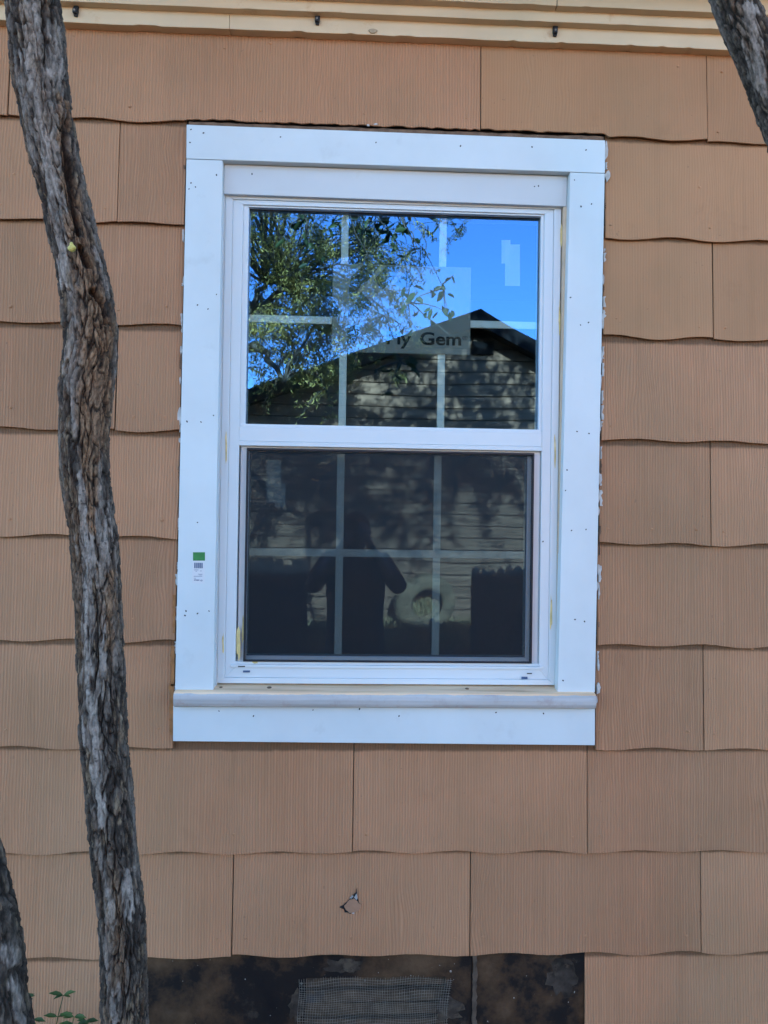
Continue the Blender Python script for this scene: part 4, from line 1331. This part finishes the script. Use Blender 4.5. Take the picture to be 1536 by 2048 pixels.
# dry grass around it
g = np.random.default_rng(4)
mm = MB()
for i in range(2600):
    x, y = g.uniform(-2.5, 4.5), g.uniform(-8.93, -7.0)
    if g.uniform() < .35: x, y = tx + g.normal() * .35, -8.75 + g.normal() * .1
    h = g.uniform(.06, .26); a = g.uniform(0, 6.28); l = g.uniform(.02, .14)
    w_ = .004
    dx, dy = math.cos(a), math.sin(a)
    if i % 9 == 0: x, y, h, l = tx + g.uniform(-.2, .2), -8.76 + g.normal() * .03, g.uniform(.3, .62), g.uniform(.05, .3)
    y = max(y, -8.95)
    mm.add([(x - dy * w_, y + dx * w_, -.02), (x + dy * w_, y - dx * w_, -.02), (x + dx * l * .5, y + dy * l * .5 * .4, h * .7), (x + dx * l, y + dy * l * .4, h)], [(0, 1, 2), (1, 3, 2)])
tag(mm.build('dry_grass', m_straw, None, fix=False), 'dry straw coloured grass around the tyre across the yard', 'grass', kind='stuff')

# ------------------------------------------------------------------ the photographer, mirrored in the lower pane
def person():
    e_loc = (.03, -2.42, 0)
    V = []; R_ = []; E_ = []
    def add(p, r, link_to=None):
        V.append(p); R_.append(r)
        if link_to is not None: E_.append((link_to, len(V) - 1))
        return len(V) - 1
    bx, by = .03, -2.44
    pel = add((bx, by, .86), (.155, .115))
    wai = add((bx, by, 1.00), (.172, .112), pel)
    che = add((bx, by + .01, 1.17), (.200, .122), wai)
    upp = add((bx, by + .015, 1.285), (.125, .085), che)
    nek = add((bx, by + .03, 1.365), (.044, .048), upp)
    hd0 = add((bx, by + .06, 1.425), (.058, .070), nek)
    hd1 = add((bx, by + .065, 1.490), (.090, .100), hd0)
    hd2 = add((bx, by + .060, 1.560), (.080, .088), hd1)
    for s in (-1, 1):
        sh = add((bx + s * .165, by + .02, 1.305), (.074, .068), upp)
        el = add((bx + s * .252, by + .15, 1.165), (.053, .052), sh)
        f1 = add((bx + s * .185, by + .27, 1.26), (.046, .046), el)
        wr = add((bx + s * .085, by + .385, 1.395), (.027, .025), f1)
        pm = add((bx + s * .062, by + .415, 1.435), (.030, .020), wr)
        for k, (dz, ln_) in enumerate(((.050, .9), (.030, 1.0), (.010, .95), (-.010, .75))):
            a_ = add((bx + s * .050, by + .435, 1.445 + dz * .8), (.0095, .0095), pm)
            c_ = add((bx + s * (.050 - .012 * ln_) , by + .452, 1.448 + dz), (.0088, .0088), a_)
            add((bx + s * (.050 - .034 * ln_), by + .452, 1.446 + dz), (.0078, .0078), c_)
        th_ = add((bx + s * .060, by + .400, 1.468), (.011, .011), pm)
        add((bx + s * .030, by + .418, 1.480), (.0095, .0095), th_)
        hip = add((bx + s * .095, by, .78), (.098, .098), pel)
        kn = add((bx + s * .11, by + .015, .45), (.062, .065), hip)
        an = add((bx + s * .12, by - .01, .09), (.042, .045), kn)
        he = add((bx + s * .12, by + .02, .045), (.040, .040), an)
        add((bx + s * .135, by + .15, .035), (.040, .030), he)
    me = bpy.data.meshes.new('person_base')
    me.from_pydata(V, E_, []); me.update()
    ob = bpy.data.objects.new('person_base', me); col.objects.link(ob)
    sk = ob.modifiers.new('skin', 'SKIN')
    for i, r in enumerate(R_):
        sv = me.skin_vertices[0].data[i]
        sv.radius = r
        sv.use_root = (i == 0)
    ss = ob.modifiers.new('sub', 'SUBSURF'); ss.levels = 2; ss.render_levels = 2
    bpy.context.view_layer.update()
    dg = bpy.context.evaluated_depsgraph_get()
    out = bpy.data.meshes.new_from_object(ob.evaluated_get(dg))
    bpy.data.objects.remove(ob)
    m_skin = simple('skin', (.40, .24, .17), .5, .05, 20)
    m_shirt = simple('dark_shirt', (.022, .022, .026), .9, .15, 20, .2)
    m_trou = simple('dark_trousers', (.020, .022, .030), .9, .15, 20, .2)
    m_shoe = simple('shoe', (.03, .025, .022), .7, .1, 20)
    m_hair = simple('dark_hair', (.015, .012, .010), .6, .2, 60)
    for mt in (m_skin, m_shirt, m_trou, m_shoe): out.materials.append(mt)
    # face: nose, brow, chin pushed out of the head
    for v in out.vertices:
        d = v.co - Vector((bx, by + .15, 1.475))
        n_ = math.exp(-((d.x / .013) ** 2 + (d.z / .022) ** 2)) if v.co.y > by + .11 and v.co.z > 1.4 else 0
        v.co.y += .020 * n_
        for s in (-1, 1):
            q = v.co - Vector((bx + s * .030, by + .145, 1.500))
            if v.co.y > by + .11: v.co.y -= .008 * math.exp(-((q.x / .014) ** 2 + (q.z / .012) ** 2))
    for p in out.polygons:
        c = p.center
        if c.z > 1.365 and abs(c.x - bx) < .12 and c.y < by + .2: p.material_index = 0
        elif c.y > by + .30: p.material_index = 0
        elif c.z > .90: p.material_index = 1
        elif c.z > .10: p.material_index = 2
        else: p.material_index = 3
        p.use_smooth = True
    o = link('person', out)
    tag(o, 'dark clothed person holding up a phone, mirrored in the lower pane', 'person')
    def ell(name, c, r, mat, cut=None):
        hb = bmesh.new(); bmesh.ops.create_uvsphere(hb, u_segments=24, v_segments=16, radius=1)
        for v in hb.verts: v.co = Vector((c[0] + v.co.x * r[0], c[1] + v.co.y * r[1], c[2] + v.co.z * r[2]))
        if cut: bmesh.ops.delete(hb, geom=[v for v in hb.verts if cut(v.co)], context='VERTS')
        m_ = bpy.data.meshes.new(name); hb.to_mesh(m_); hb.free()
        m_.polygons.foreach_set('use_smooth', [True] * len(m_.polygons))
        return link(name, m_, mat, o)
    ell('hair', (bx, by + .050, 1.525), (.080, .095, .082), m_hair, lambda c: (c.y > by + .09 and c.z < 1.555) or c.z < 1.475)
    m_eye = simple('eye', (.25, .25, .25), .2, .1)
    for s in (-1, 1):
        ell('eye', (bx + s * .028, by + .136, 1.500), (.011, .009, .008), m_eye)
        ell('ear', (bx + s * .075, by + .055, 1.490), (.010, .018, .030), m_skin)
    ell('mouth', (bx, by + .138, 1.440), (.022, .006, .006), simple('lips', (.25, .11, .09), .5))
    ph = MB(); ph.box(-.036, .040, -2.011, -2.002, 1.405, 1.563)
    pho = ph.build('phone', m_dark, None, bevel=.003)
    tag(pho, 'black phone held up in front of the face', 'phone')
person()
